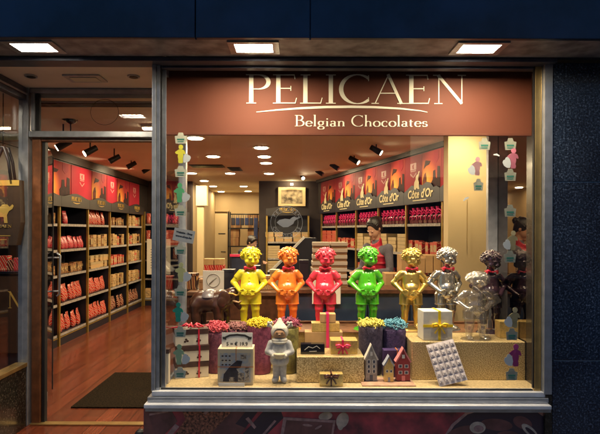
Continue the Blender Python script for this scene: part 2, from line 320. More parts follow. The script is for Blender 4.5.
# ------------------------------------------------------------------ organic bodies: a smooth distance field meshed with surface nets
def sdf_mesh(name, prims, h, k=.012):
    lo = np.full(3, 1e9); hi = -lo
    for p in prims:
        if p[0] == 'c':
            for q, r in ((p[1], p[2]), (p[3], p[4])): lo = np.minimum(lo, np.array(q)-r); hi = np.maximum(hi, np.array(q)+r)
        elif p[0] == 'e': r = max(p[2]); lo = np.minimum(lo, np.array(p[1])-r); hi = np.maximum(hi, np.array(p[1])+r)
    lo -= 3*h; hi += 3*h
    n = np.ceil((hi-lo)/h).astype(int)+1
    D = np.ones(n, np.float32)
    ax = [lo[i]+h*np.arange(n[i]) for i in range(3)]
    for p in prims:
        kk = k
        if p[0] == 'clip':
            pt, nn = np.array(p[1]), np.array(p[2]); nn = nn/np.linalg.norm(nn)
            G = (ax[0][:, None, None]-pt[0])*nn[0]+(ax[1][None, :, None]-pt[1])*nn[1]+(ax[2][None, None, :]-pt[2])*nn[2]
            D = np.maximum(D, G.astype(np.float32)); continue
        if p[0] == 'c':
            a, r0, b, r1 = np.array(p[1], float), p[2], np.array(p[3], float), p[4]
            if len(p) > 5: kk = p[5]
            m = kk+2*h; bl = np.minimum(a-r0, b-r1)-m; bh = np.maximum(a+r0, b+r1)+m
        else:
            c, rr = np.array(p[1], float), np.array(p[2], float); rot = np.array(p[3]) if len(p) > 3 and p[3] is not None else None
            if len(p) > 4: kk = p[4]
            m = kk+2*h; q = rr if rot is None else np.full(3, rr.max()); bl = c-q-m; bh = c+q+m
        i0 = np.clip(((bl-lo)/h).astype(int), 0, n-1); i1 = np.clip(((bh-lo)/h).astype(int)+2, 1, n)
        s = tuple(slice(i0[i], i1[i]) for i in range(3))
        gx, gy, gz = np.meshgrid(ax[0][s[0]], ax[1][s[1]], ax[2][s[2]], indexing='ij')
        if p[0] == 'c':
            ba = b-a; L = max(ba@ba, 1e-12)
            px, py, pz = gx-a[0], gy-a[1], gz-a[2]
            t = np.clip((px*ba[0]+py*ba[1]+pz*ba[2])/L, 0, 1)
            d = np.sqrt((px-t*ba[0])**2+(py-t*ba[1])**2+(pz-t*ba[2])**2)-(r0+(r1-r0)*t)
        else:
            px, py, pz = gx-c[0], gy-c[1], gz-c[2]
            if rot is not None: px, py, pz = (px*rot[0][i]+py*rot[1][i]+pz*rot[2][i] for i in range(3))
            k0 = np.sqrt((px/rr[0])**2+(py/rr[1])**2+(pz/rr[2])**2); k1 = np.sqrt((px/rr[0]**2)**2+(py/rr[1]**2)**2+(pz/rr[2]**2)**2)+1e-9
            d = k0*(k0-1)/k1
        d = d.astype(np.float32); A = D[s]
        if p[0] == '-e':
            hh = np.maximum(kk-np.abs(A+d), 0)/kk; D[s] = np.maximum(A, -d)+hh*hh*kk*.25
        else:
            hh = np.maximum(kk-np.abs(A-d), 0)/kk; D[s] = np.minimum(A, d)-hh*hh*kk*.25
    # surface nets
    In = D < 0
    c = np.zeros((n[0]-1, n[1]-1, n[2]-1), int)
    for dx in (0, 1):
        for dy in (0, 1):
            for dz in (0, 1): c += In[dx:n[0]-1+dx, dy:n[1]-1+dy, dz:n[2]-1+dz]
    act = (c > 0) & (c < 8); idx = -np.ones(act.shape, int); cells = np.argwhere(act); idx[act] = np.arange(len(cells))
    acc = np.zeros((len(cells), 3)); cnt = np.zeros(len(cells))
    cs = [(x, y, z) for x in (0, 1) for y in (0, 1) for z in (0, 1)]
    for a in cs:
        for axn in range(3):
            if a[axn] == 1: continue
            b = list(a); b[axn] = 1
            va = D[cells[:, 0]+a[0], cells[:, 1]+a[1], cells[:, 2]+a[2]]; vb = D[cells[:, 0]+b[0], cells[:, 1]+b[1], cells[:, 2]+b[2]]
            mk = (va < 0) != (vb < 0); t = np.where(mk, va/np.where(mk, va-vb, 1), 0)
            q = np.tile(np.array(a, float), (len(cells), 1)); q[:, axn] = t; acc[mk] += q[mk]; cnt[mk] += 1
    V = lo+h*(cells+acc/np.maximum(cnt, 1)[:, None]); faces = []
    for axn in range(3):
        u, v = (axn+1) % 3, (axn+2) % 3
        sl0 = [slice(None)]*3; sl1 = [slice(None)]*3; sl0[axn] = slice(0, n[axn]-1); sl1[axn] = slice(1, n[axn])
        A, B = In[tuple(sl0)], In[tuple(sl1)]; e = np.argwhere(A != B)
        e = e[(e[:, u] > 0) & (e[:, v] > 0) & (e[:, u] < n[u]-1) & (e[:, v] < n[v]-1)]
        du = np.zeros(3, int); du[u] = 1; dv = np.zeros(3, int); dv[v] = 1
        g = lambda q: idx[q[:, 0], q[:, 1], q[:, 2]]
        Q = np.stack([g(e-du-dv), g(e-dv), g(e), g(e-du)], 1)
        fl = A[e[:, 0], e[:, 1], e[:, 2]]; Q = np.where(fl[:, None], Q, Q[:, ::-1]); faces.append(Q)
    Q = np.concatenate(faces); Q = Q[(Q >= 0).all(1)]
    me = bpy.data.meshes.new(name); me.vertices.add(len(V)); me.vertices.foreach_set('co', V.astype(np.float32).ravel())
    me.loops.add(Q.size); me.loops.foreach_set('vertex_index', Q.ravel().astype(np.int32))
    me.polygons.add(len(Q)); me.polygons.foreach_set('loop_start', np.arange(0, Q.size, 4, dtype=np.int32)); me.polygons.foreach_set('loop_total', np.full(len(Q), 4, np.int32))
    me.polygons.foreach_set('use_smooth', np.ones(len(Q), bool)); me.update(calc_edges=True); me.validate()
    return me
def omesh(name, me, m, parent, loc=(0, 0, 0), rot=(0, 0, 0), scale=None):
    if not me.materials: me.materials.append(None)
    o = link_mesh(name, me, parent, loc, rot)
    o.material_slots[0].link = 'OBJECT'; o.material_slots[0].material = m
    if scale: o.scale = scale
    return o
# ================================================================== SETTING
Y0 = 3.6; Y1 = 4.32; CEILZ = 2.70; FL = -3.9; FR = 3.2
struct('street', box(BM(), -400, 400, -400, 400, -.30, -.13), mat('asphalt', (.045, .045, .05), .85, var=.3, vs=20, bump=.2))
struct('pavement', box(BM(), -40, 40, -1.6, Y0+.02, -.2, -.008, .01), mat('paving', (.16, .15, .15), .7, var=.3, vs=5, bump=.1))
struct('floor', box(BM(), FL, FR, Y0+.02, 15.8, -.2, 0), M['floor'])
# shop ceiling, porch ceiling, walls
bm = BM(); box(bm, FL, FR, Y1+.02, 15.8, CEILZ, CEILZ+.1); box(bm, FL, -2.23, Y0+.06, Y1+.02, CEILZ, CEILZ+.1); box(bm, -.93, FR, Y0+.16, Y1+.02, CEILZ+.06, CEILZ+.14)
struct('ceiling', bm, M['ceil'])
struct('porch_ceiling', box(BM(), -2.225, -.935, Y0+.05, Y1-.03, 2.765, 2.85), M['recess_ceil'])
struct('wall_left', box(BM(), FL-.1, -3.66, Y0, 15.8, 0, CEILZ), M['wall_dark'])
struct('wall_back', box(BM(), -.82, 2.4, 11.52, 11.7, 0, CEILZ), M['wall_dark'])
struct('wall_back_left', box(BM(), -3.9, -2.32, 11.62, 11.75, 0, CEILZ), M['wall_dark'])
struct('passage_wall_left', box(BM(), -2.42, -2.32, 11.75, 15.0, 0, CEILZ), M['wall_beige'])
struct('passage_wall_right', box(BM(), -.82, -.72, 11.7, 15.0, 0, CEILZ), M['wall_beige'])
struct('passage_wall_end', box(BM(), -2.5, -.7, 15.0, 15.15, 0, CEILZ), M['wall_beige'])
# right wall runs at an angle: front line of its bookcases X = 3.5 - .27 Y
ang = math.atan2(-1, .27); ux, uy = math.cos(ang), math.sin(ang)      # along the wall towards the street
nx, ny = -uy, ux                                                          # outward (away from the room) = +x side
def RW(Yd, off=0):
    return (3.5-.27*Yd+(-uy)*off, Yd+ux*off)
bm = BM(); a = RW(11.8, .40); b = RW(4.4, .40); c = (b[0]+.15, b[1]); d = (a[0]+.15, a[1])
lo = [bm.verts.new((*p, 0)) for p in (a, b, c, d)]; hi = [bm.verts.new((*p, CEILZ)) for p in (a, b, c, d)]
bm.faces.new(lo); bm.faces.new(hi[::-1])
for i in range(4): bm.faces.new((lo[i], hi[i], hi[(i+1) % 4], lo[(i+1) % 4]))
bmesh.ops.recalc_face_normals(bm, faces=bm.faces); struct('wall_right', bm, M['wall_dark'])
# the building front above and beside the shop
plaster = mat('upper_plaster', (.10, .10, .12), .8, var=.2, vs=1)
struct('upper_storey_wall', box(BM(), -9, 9, 3.30, 16, 3.62, 9.5), plaster)
struct('fascia_core', box(BM(), -9, 9, 3.19, 3.6, 2.832, 3.62), M['edge'])
for (x0, x1, lb) in ((-6.2, -.615, 'left navy fascia panel above the shop door'), (-.608, .079, 'narrow navy fascia panel in the middle above the sign'), (.086, 6.2, 'right navy fascia panel above the end of the sign and the stone pier')):
    o = build('fascia_panel', box(BM(), x0, x1, 3.15, 3.185, 2.765, 3.6, .004), M['navy']); tag(o, lb, 'fascia panel')
SLX = [PX(p_, 3.30) for p_ in (33, 253.5, 478.5)]
bm = BM(); box(bm, -6.2, 6.2, 3.19, 3.235, 2.768, 2.83); box(bm, -6.2, 6.2, 3.385, 3.495, 2.768, 2.83)
xs_ = [-6.2]+sum([[x_-.118, x_+.118] for x_ in SLX], [])+[6.2]
for i in range(0, 8, 2): box(bm, xs_[i], xs_[i+1], 3.2351, 3.3849, 2.768, 2.83)
struct('soffit', bm, M['soffit'])
# stone pier on the right
x0 = PX(553, 3.56)
pier = empty('stone_pier', (x0, 3.56, 0), label='dark blue speckled granite pier at the right edge of the shop front', cat='pier')
zs = [-.01, PZ(360, 3.56), PZ(181, 3.56), 2.755]
for i in range(3): build('granite_slab', box(BM(), 0, 3.4, 0, .5, zs[i]+.0035, zs[i+1]-.0035, .002), M['granite'], pier)
build('mortar_joint', box(BM(), .01, 3.38, .005, .49, 0, 2.75), mat('joint_filler', (.30, .32, .36), .8), pier)
x1 = PX(545, 3.56)
build('edge_strip', box(BM(), x1-x0+.004, -.004, -.004, .3, 0, 2.75, .003), M['granite_dark'], pier)
# far building over the street (seen only in reflections and from the side)
M['lit_window'] = emit_mat('lit_window', (1, .8, .5), .45)
fb = empty('facing_building', (0, -12, 0), label='plain dark building across the street behind the camera', cat='building')
build('wall', box(BM(), -16, 16, -5, 0, -.13, 8), mat('far_wall', (.26, .25, .26), .9, var=.3, vs=.5), fb)
for i in range(11):
    for j in range(2):
        f = build('window', box(BM(), -14+i*2.6, -12.8+i*2.6, -.02, .05, 3.6+j*2.3, 5.1+j*2.3), M['lit_window'] if (i*3+j) % 4 == 1 else M['black_gloss'], fb)

# ================================================================== SHOP FRONT FRAMES
ZT = PZ(62, Y0); ZB = PZ(393, Y0)          # window opening
XL, XR = PX(160, Y0), PX(534.5, Y0)
sw = empty('shop_window', (0, 0, 0), label='large display window with silver metal frame and deep white sill', cat='window')
def frm(name, x0, x1, y0, y1, z0, z1, m='alu', parent=sw, bev=.004): return build(name, box(BM(), x0, x1, y0, y1, z0, z1, bev), M[m], parent)
frm('stile', PX(152.5, Y0), PX(156.5, Y0)-.002, 3.575, 3.64, .5, 2.76)
frm('stile', PX(156.5, Y0), XL, 3.592, 3.63, .5, 2.76, 'alu')
frm('stile', XR, PX(541, Y0), 3.592, 3.63, .49, 2.76, 'brass')
frm('stile', PX(541, Y0)+.002, PX(549.5, Y0), 3.555, 3.64, .49, 2.76, 'alu')
frm('gasket', XR-.008, XR-.001, 3.598, 3.62, .52, ZT, 'gasket', bev=0); frm('gasket', XL+.001, XL+.008, 3.598, 3.62, .52, ZT, 'gasket', bev=0)
frm('gasket', XL+.009, XR-.009, 3.598, 3.62, .506, .512, 'gasket', bev=0)
frm('header', -6.2, PX(550, Y0), 3.50, 3.64, 2.738, 2.767, 'edge')
frm('header_trim', XL-.05, XR+.05, 3.60, 3.66, 2.722, 2.736, 'edge')
# sill in steps
frm('sill', PX(153, 3.58), PX(545, 3.58), 3.56, 3.66, .470, .503, 'alu_white')
frm('sill', PX(148, 3.55), PX(549, 3.55), 3.545, 3.64, .435, .467, 'alu')
frm('sill', PX(145, 3.52), PX(551, 3.52), 3.50, 3.63, .405, .432, 'alu_white', bev=.006)
frm('sill', PX(146, 3.54), PX(551, 3.54), 3.53, 3.62, .375, .403, 'alu')
frm('glass_pane', XL-.004, XR+.004, 3.604, 3.610, .503, PZ(134.5, 3.65), 'glass', bev=0)
# side pane towards the door and its rear post
frm('glass_pane', -.936, -.930, 3.645, 4.28, .5, 2.70, 'glass_pane', bev=0)
frm('corner_post', -.965, -.905, 4.28, 4.34, 0, 2.765)
frm('corner_post', -.962, -.908, 3.642, 3.655, 0, 2.765)
frm('rail', -.955, -.915, 3.66, 4.275, .46, .50)
frm('rail', -.955, -.915, 3.66, 4.275, 2.70, 2.76)
frm('side_panel', -.960, -.915, 3.64, 4.28, 0, .455, 'granite_dark', bev=0)
# rear post at the mirror side
frm('corner_post', PX(486, 4.47), PX(495.5, 4.47), 4.42, 4.47, .5, 2.76)

# ---- door wall: left post, brown jamb, transom, open glass door
dw = empty('door_frame', (-2.19, Y1, 0), label='metal and brown wood frame of the open shop doorway with transom window', cat='door frame')
def fd(name, x0, x1, y0, y1, z0, z1, m='alu', bev=.004): return build(name, box(BM(), x0+2.19, x1+2.19, y0-Y1, y1-Y1, z0, z1, bev), M[m], dw)
fd('post', PX(22, Y1), PX(31.5, Y1), 4.26, 4.34, 0, 2.765)
fd('jamb', PX(33, Y1), PX(41.5, Y1), 4.30, 4.38, 0, PZ(137.5, Y1), 'jamb')
fd('jamb', PX(41.8, Y1), PX(45, Y1), 4.32, 4.37, 0, PZ(140, Y1), 'gasket')
fd('head_rail', PX(32, Y1), PX(155, Y1), 4.28, 4.34, PZ(95, Y1), PZ(90, Y1))
fd('head_rail', PX(32, Y1), PX(155, Y1), 4.265, 4.35, PZ(90, Y1)+.002, 2.764, 'edge')
fd('transom', PX(32, Y1), PX(155, Y1), 4.26, 4.34, PZ(139, Y1), PZ(133, Y1))
fd('transom', PX(42, Y1), PX(155, Y1), 4.30, 4.36, PZ(142.5, Y1), PZ(139.3, Y1), 'dark_wood')
fd('upright', PX(33.5, Y1), PX(37, Y1), 4.27, 4.33, PZ(132.5, Y1), PZ(95.3, Y1))
fd('upright', PX(37.3, Y1), PX(41, Y1), 4.29, 4.32, PZ(132.5, Y1), PZ(95.3, Y1), 'gasket')
fd('transom_pane', PX(41, Y1), PX(152, Y1), 4.30, 4.306, PZ(133, Y1), PZ(95, Y1), 'glass_pane', 0)
fd('threshold', PX(33, Y1), -.97, 4.27, 4.34, .001, .012, 'brass', .002)
ring = BM(); q = P(104, 112.5, 4.29); tube(ring, [(q[0]+2.19+.115*math.cos(a*math.pi/24), -.025, q[1]+.105*math.sin(a*math.pi/24)) for a in range(48)], .0018, 6, closed=True)
build('painted_ring', ring, M['gasket'], dw)
# glass door, swung inwards
gd = empty('glass_door', (PX(45, 4.38), 4.38, 0), R(21.8), label='frameless glass door swung open inwards beside the left bookcases', cat='door')
build('glass_leaf', box(BM(), .004, .012, .0, .86, .02, 2.33), M['glass_pane'], gd)
build('leaf_edge', box(BM(), -.004, .018, .862, .885, .02, 2.33, .002), M['gasket'], gd)
for z in (PZ(178, 4.38), PZ(211, 4.38), PZ(399, 4.38)):
    h_ = build('hinge', box(BM(), -.035, .02, -.02, .05, z-.04, z+.04, .003), M['alu'], gd)
hb = BM(); tube(hb, [(.05, .80, .95), (.075, .80, .97), (.08, .80, 1.35), (.05, .80, 1.38)], .011); tube(hb, [(.015, .80, 1.0), (.075, .80, 1.0)], .009); tube(hb, [(.015, .80, 1.33), (.075, .80, 1.33)], .009)
build('handle', hb, M['alu'], gd)

# ---- left side display: stone plinth, brass rail, glass, frame
ld = empty('side_window', (-2.19, 3.7, 0), label='narrow side window left of the doorway above a dark stone plinth', cat='window')
def fl(name, x0, x1, y0, y1, z0, z1, m='alu', bev=.004): return build(name, box(BM(), x0+2.19, x1+2.19, y0-3.7, y1-3.7, z0, z1, bev), M[m], ld)
zt = PZ(363, 4.26)
fl('plinth', -2.27, -2.195, 2.9, 4.255, 0, zt-.035, 'granite_dark', .002)
fl('rail', -2.28, -2.185, 2.9, 4.255, zt-.033, zt, 'brass')
fl('glass_pane', -2.235, -2.229, 2.9, 4.25, zt, 2.66, 'glass_pane', 0)
fl('head_rail', -2.26, -2.20, 2.9, 4.255, 2.66, 2.763, 'edge')
fl('head_trim', -2.197, -2.190, 2.9, 4.255, 2.70, 2.715, 'alu', .002)
fl('mirrored_rail', FL, -2.262, 4.28, 4.33, PZ(96, Y1), PZ(88.5, Y1))  # solid rails standing for the door transom's reflection in the side glass
fl('mirrored_rail', FL, -2.262, 4.28, 4.33, PZ(142, Y1), PZ(135, Y1), 'brass')
fl('back_post', -2.262, -2.235, 4.27, 4.33, zt, 2.70, 'jamb')

# ---- panel of printed chocolates below the window
pan = empty('printed_panel', (0, 3.585, 0), label='dark red printed panel of chocolate bars and nuts under the window sill', cat='panel')
xa, xb = PX(144, 3.585), PX(551, 3.585)
red_print = mat('print_cocoa', (.80, .09, .12), .35, vs=6, col2=(.16, .03, .05), bump=.0, coat=.4)
build('print', box(BM(), xa, xb, 0, .03, -.01, .373, .002), red_print, pan)
ch1 = mat('print_bar', (.26, .09, .09), .3, var=.5, vs=9, coat=.4); ch2 = mat('print_bar_edge', (.66, .36, .32), .3, var=.4, vs=30, coat=.4)
ch3 = mat('print_dark', (.045, .025, .05), .3, coat=.4); nut = mat('print_nut', (.85, .66, .50), .4, var=.4, vs=18, coat=.4); cocoa = mat('print_cocoa_powder', (.62, .22, .12), .5, vs=60, col2=(.03, .008, .008), coat=.3)
def flat(name, polys, m, lay):
    for i, pl in enumerate(polys): build(name, prism(BM(), [(PX(x, 3.585), PZ(y, 3.585)) for x, y in pl], -.0015*lay-.00012*i, .004), m, pan)
flat('printed_powder', [[(181, 406), (250, 406), (238, 420), (215, 440), (172, 440), (186, 420)]], cocoa, 1)
flat('printed_bar', [[(144.5, 408), (170, 407), (178, 422), (160, 440), (144.5, 440)], [(206, 440), (232, 412), (244, 407), (262, 407), (236, 440)]], ch1, 1.5)
flat('printed_bar', [[(240, 438), (268, 407), (280, 407), (284, 418), (262, 440)], [(236, 424), (250, 407), (262, 407), (246, 428)]], ch3, 2)
flat('printed_glint', [[(163, 440), (176, 424), (180, 427), (168, 441)], [(246, 419), (249, 417), (257, 427), (255, 429)], [(258, 440), (275, 420), (277, 421), (260, 441)], [(150, 414), (168, 411), (169, 412.5), (150, 416)], [(204, 413), (211, 408), (213, 409), (206, 415)]], ch2, 2.6)
flat('printed_square', [[(284, 417), (336, 420), (333, 441), (280, 441)]], ch2, 3); flat('printed_square', [[(287, 420), (333.5, 422.5), (331, 441), (283, 441)]], ch1, 3.6)
def ell(cx, cy, rx, ry, n=20, rot=0): return [(cx+rx*math.cos(t)*math.cos(rot)-ry*math.sin(t)*math.sin(rot), cy+rx*math.cos(t)*math.sin(rot)+ry*math.sin(t)*math.cos(rot)) for t in [2*math.pi*i/n for i in range(n)]]
flat('printed_nut', [ell(326, 416, 7, 4, rot=-.2), ell(343, 420, 6, 8, rot=.4), ell(341, 425, 3, 5)], nut, 2.2)
flat('printed_nut', [ell(308, 425, 5, 1.2, rot=.1), ell(319, 427, 4, 1.1, rot=-.5)], ch2, 4.2)
bowl = [(442, 440), (452, 424), (466, 412), (482, 407), (536, 407), (549, 416), (550, 440)]
flat('printed_bowl_rim', [bowl], ch2, 1.2); flat('printed_bowl', [[(445, 440), (455, 425), (468, 414), (484, 409), (534, 409), (547, 418), (548, 440)]], ch3, 1.8)
flat('printed_bean', [ell(462, 433, 16, 7, rot=-.3), ell(497, 424, 16, 6, rot=.1), ell(523, 422, 10, 6, rot=.4), ell(508, 436, 12, 6)], ch1, 2.4)
flat('printed_nut', [ell(478, 427, 8, 6), ell(530, 430, 10, 4, rot=.7)], nut, 3.0)
flat('printed_hollow', [ell(479, 428, 5, 3.5)], ch2, 3.5); flat('printed_hollow', [ell(531, 431, 7, 2, rot=.7)], ch3, 3.5)

# ---- the sign
sg = empty('shop_sign', (0, 3.75, 0), label='wide red brown shop sign with cream lettering across the window top', cat='sign')
z0, z1 = PZ(135, 3.75), PZ(71, 3.75)
build('sign_board', box(BM(), PX(160.5, 3.75), PX(531.5, 3.75), 0, .03, z0, z1, .002), M['sign_red'], sg)
build('top_rail', box(BM(), PX(160.5, 3.75), PX(534, 3.75), .002, .04, z1+.001, 2.735), M['jamb'], sg)
h = PZ(74.5, 3.75)-PZ(103.5, 3.75)
build('large_lettering', serif_text(BM(), 'PELICAEN', PX(245.5, 3.75), PZ(103.5, 3.75), h, -.003, 0, width=PX(467, 3.75)-PX(245.5, 3.75), T=.148, track=.04), M['sign_cream'], sg)
h2 = PZ(115.2, 3.75)-PZ(126.2, 3.75)
build('small_lettering', serif_text(BM(), 'Belgian Chocolates', PX(294.5, 3.75), PZ(126.2, 3.75), h2, -.003, 0, width=PX(427.5, 3.75)-PX(294.5, 3.75), T=.145, track=.035), M['sign_cream'], sg)
sw_ = [(256, 112.2), (275, 110.2), (300, 108.2), (325, 107), (350, 106.6), (375, 107), (400, 108.3), (420, 110.4), (434, 113.3)]
pts = []
for i in range(len(sw_)-1):
    for t in (0, .5): pts.append((PX(sw_[i][0]*(1-t)+sw_[i+1][0]*t, 3.75), PZ(sw_[i][1]*(1-t)+sw_[i+1][1]*t, 3.75)))
bm = BM(); ribbon_poly(bm, pts, [.004+.014*math.sin(math.pi*i/(len(pts)-1)) for i in range(len(pts))], -.003, 0)
build('swoosh', bm, M['sign_cream'], sg)

# ---- mirror at the right end of the display and the pillar beside it
mi = empty('side_mirror', (1.710, 3.66, .5), label='tall mirror panel lining the right end of the window display', cat='mirror')
build('mirror_panel', box(BM(), 0, .012, 0, .78, .01, 2.2), M['mirror'], mi)
build('frame', box(BM(), -.004, .014, .782, .80, .01, 2.2, .002), M['brass'], mi)
struct('pillar', box(BM(), PX(448, 5.2), PX(496, 5.2), 5.2, 5.36, 0, CEILZ), M['pillar'])
struct('end_wall_right', box(BM(), 1.725, 2.2, Y0+.05, 4.47, 0, CEILZ), M['wall_beige'])
ch = BM(); q = P(467.5, 200, 5.18)
for i in range(34): ball(ch, (q[0], 5.185, q[1]-i*.0145), .0048, 6)
tag(build('ball_chain', ch, M['brass']), 'thin beaded chain hanging on the beige pillar', 'chain')

# ================================================================== CEILING LIGHTS AND FITTINGS
def lamp_light(loc, power, size, parent=None, col=WARM, sy=None, rot=(0, 0, 0), spread=180):
    l = bpy.data.lights.new('lamp_glow', 'AREA'); l.energy = power; l.size = size; l.color = col; l.spread = R(spread)
    if sy: l.shape = 'RECTANGLE'; l.size_y = sy
    else: l.shape = 'DISK'
    o = bpy.data.objects.new('lamp_glow', l); COL.objects.link(o); o.location = loc; o.rotation_euler = rot
    if parent: o.parent = parent
    return o
dl_first = None
spots = [(195, 137.5), (261, 147), (213, 156), (264, 156), (266, 162.5), (191.5, 173), (230, 173), (269, 173), (204, 180.6), (213, 186), (243.5, 186), (221, 191.4), (248, 191)]
extra = [(335, 141), (396, 141), (150, 152)]
rows_l = {0: 'brightest and nearest downlight at the left under the sign'}
dist_word = ['nearest', 'second nearest', 'third nearest', 'fourth nearest', 'fifth nearest', 'sixth nearest', 'seventh nearest', 'eighth nearest', 'ninth nearest', 'tenth nearest', 'eleventh nearest', 'twelfth nearest', 'farthest']
for i, (px, py) in enumerate(spots):
    Yd = F*(CEILZ-EYE)/(CY-py); x = PX(px, Yd)
    e = empty('ceiling_light', (x, Yd, CEILZ), label=f'round recessed ceiling light, {dist_word[i]} one of the shop ceiling seen below the sign', cat='ceiling light', group='recessed lights in the shop ceiling')
    if i == 0:
        b1 = BM(); cyl(b1, (0, 0, -.012), (0, 0, -.001), .115, .105, 24); trim = build('trim', b1, M['white'], e)
        b2 = BM(); cyl(b2, (0, 0, -.020), (0, 0, -.0125), .085, .085, 24); lens = build('lens', b2, M['lamp'], e)
    else:
        for s in (trim, lens): c2 = s.copy(); COL.objects.link(c2); c2.parent = e
    lamp_light((0, 0, -.03), 14 if i < 9 else 6, .16, e, spread=175)
for x_, y_, lb in ((1.62, 4.80, 'added unseen ceiling light before the beige pillar'), (.75, 4.90, 'added unseen ceiling light over the right half of the counter'), (-.25, 4.90, 'added unseen ceiling light over the left half of the counter')):  # unseen downlights added to brighten the pillar, counter and person
    e = empty('ceiling_light', (x_, y_, CEILZ), label=lb, cat='ceiling light', group='recessed lights in the shop ceiling')
    for s in (trim, lens): c2 = s.copy(); COL.objects.link(c2); c2.parent = e
    lamp_light((0, 0, -.03), 8, .16, e, spread=160)
# soffit lamps over the pavement
for px, lb in ((33, 'lit square lamp in the soffit above the shop door'), (253.5, 'lit square lamp in the soffit above the letters PELI'), (478.5, 'lit square lamp in the soffit above the right end of the sign')):
    e = empty('soffit_light', (PX(px, 3.30), 3.31, 2.766), label=lb, cat='soffit light', group='lit square lamps in the soffit')
    fb_ = BM(); box(fb_, -.16, .16, -.11, -.074, -.010, .0015, .002); box(fb_, -.16, .16, .074, .11, -.010, .0015, .002); box(fb_, -.16, -.1175, -.0739, .0739, -.010, .0015, .002); box(fb_, .1175, .16, -.0739, .0739, -.010, .0015, .002)
    build('frame', fb_, M['alu'], e)
    build('lens', box(BM(), -.116, .116, -.073, .073, .013, .019), M['lamp_cool'], e)
    lamp_light((0, 0, .009), 11, .20, e, (1, .82, .55), .12)
# porch ceiling fittings
e = empty('porch_lamp', (PX(86, 4.0), 3.98, 2.764), label='unlit square lamp fitting in the ceiling of the entrance porch', cat='ceiling lamp')
build('frame', box(BM(), -.14, .14, -.09, .09, -.012, 0, .003), M['alu'], e); build('lens', box(BM(), -.10, .10, -.05, .05, -.016, -.0125), M['paper'], e)
for px, lb in ((32, 'small dark spotlight in the porch ceiling left of the square lamp'), (134, 'small dark spotlight in the porch ceiling right of the square lamp')):
    e = empty('porch_spotlight', (PX(px, 3.95), 3.93, 2.764), label=lb, cat='spotlight')
    build('ring', cyl(BM(), (0, 0, -.01), (0, 0, 0), .045, .045, 20), M['alu'], e); build('lens', cyl(BM(), (0, 0, -.013), (0, 0, -.0105), .032, .032, 20), M['blackmetal'], e)
# track spotlights hanging in the shop
def track_spot(px, py, Yd, lb, yaw, on):
    x = PX(px, Yd); z = PZ(py, Yd)
    e = empty('track_spotlight', (x, Yd, z), yaw, lb, 'spotlight', 'small hanging spotlights')
    build('stem', cyl(BM(), (0, 0, .03), (0, 0, CEILZ-z), .008, None, 8), M['blackmetal'], e)
    build('cylinder_head', cyl(BM(), (0, .07, .05), (0, -.06, -.03), .033, .04, 16), M['blackmetal'], e)
    build('lens', cyl(BM(), (0, -.061, -.0306), (0, -.066, -.0337), .032, .032, 16), M['lamp_small'] if on else M['alu'], e)
    return e
k = 0
for (px, py, Yd, yaw, on) in ((90, 152, 6.0, -1.0, 1), (114, 160, 7.0, -1.2, 0), (131, 166, 8.2, -1.2, 0), (146, 171, 9.4, -1.2, 0), (63, 146, 5.4, -1.2, 1),
                          (376, 150.5, 6.6, 1.3, 1), (354, 160.5, 7.6, 1.2, 1), (334.5, 167, 8.6, 1.2, 0), (319.5, 173, 9.6, 1.2, 0), (302, 177, 10.4, .3, 1)):
    side = 'left' if px < 200 else 'right'; n = ['nearest but one', 'third from the street', 'fourth from the street', 'farthest', 'nearest', 'nearest', 'second nearest', 'third nearest', 'fourth nearest', 'farthest'][k]
    t = track_spot(px, py, Yd, f'small black hanging spotlight, {n} in front of the {side} bookcases', yaw, on); k += 1
    l = bpy.data.lights.new('spot_glow', 'SPOT'); l.energy = 17 if px < 200 else 9; l.spot_size = R(95); l.spot_blend = .9; l.color = WARM; l.shadow_soft_size = .04
    o = bpy.data.objects.new('spot_glow', l); COL.objects.link(o); o.parent = t; o.location = (0, -.08, -.05)
    o.rotation_euler = Vector((0, -1, -.42)).to_track_quat('-Z', 'Y').to_euler()
# dome camera, tube light, vents
e = empty('dome_camera', (PX(70, 5.2), 5.2, CEILZ), label='white and black dome camera on a stem behind the transom window', cat='camera')
zz = PZ(122, 5.2)-CEILZ
build('base', cyl(BM(), (0, 0, zz+.03), (0, 0, 0), .06, .075, 20), M['white'], e); build('dome', ball(BM(), (0.01, 0, zz+.02), .058, 16, (1, 1, .85)), M['black_gloss'], e)
build('cable', tube(BM(), [(0, 0, zz), (0, .01, zz-.07), (-.01, .01, zz-.2)], .006), M['black'], e)
e = empty('tube_light', (PX(146, 5.25), 5.45, CEILZ), label='bright strip light on the shop ceiling seen at the right of the transom', cat='strip light')
build('housing', box(BM(), -.10, .55, -.06, .06, -.03, -.001, .004), M['white'], e); build('tube', box(BM(), -.09, .54, -.035, .035, -.045, -.031, .003), M['lamp'], e)
def vent(px, py, wd, dp, lb):
    Yd = F*(CEILZ-EYE)/(CY-py); e = empty('ceiling_vent', (PX(px, Yd), Yd, CEILZ), label=lb, cat='vent')
    build('frame', box(BM(), -wd/2, wd/2, -dp/2, dp/2, -.012, -.001, .003), M['alu'] if wd > 1 else M['black'], e)
    for i in range(5): build('slat', box(BM(), -wd/2+.03, wd/2-.03, -dp/2+dp*(i+.6)/5.6, -dp/2+dp*(i+.9)/5.6, -.019, -.0125), M['blackmetal'], e)
vent(207, 166, .56, .34, 'long dark ceiling vent beside the recessed lights'); vent(235, 169, .22, .5, 'small dark ceiling vent behind the long one')
vent(108, 104, 1.4, .16, 'long ceiling grille seen through the transom window')
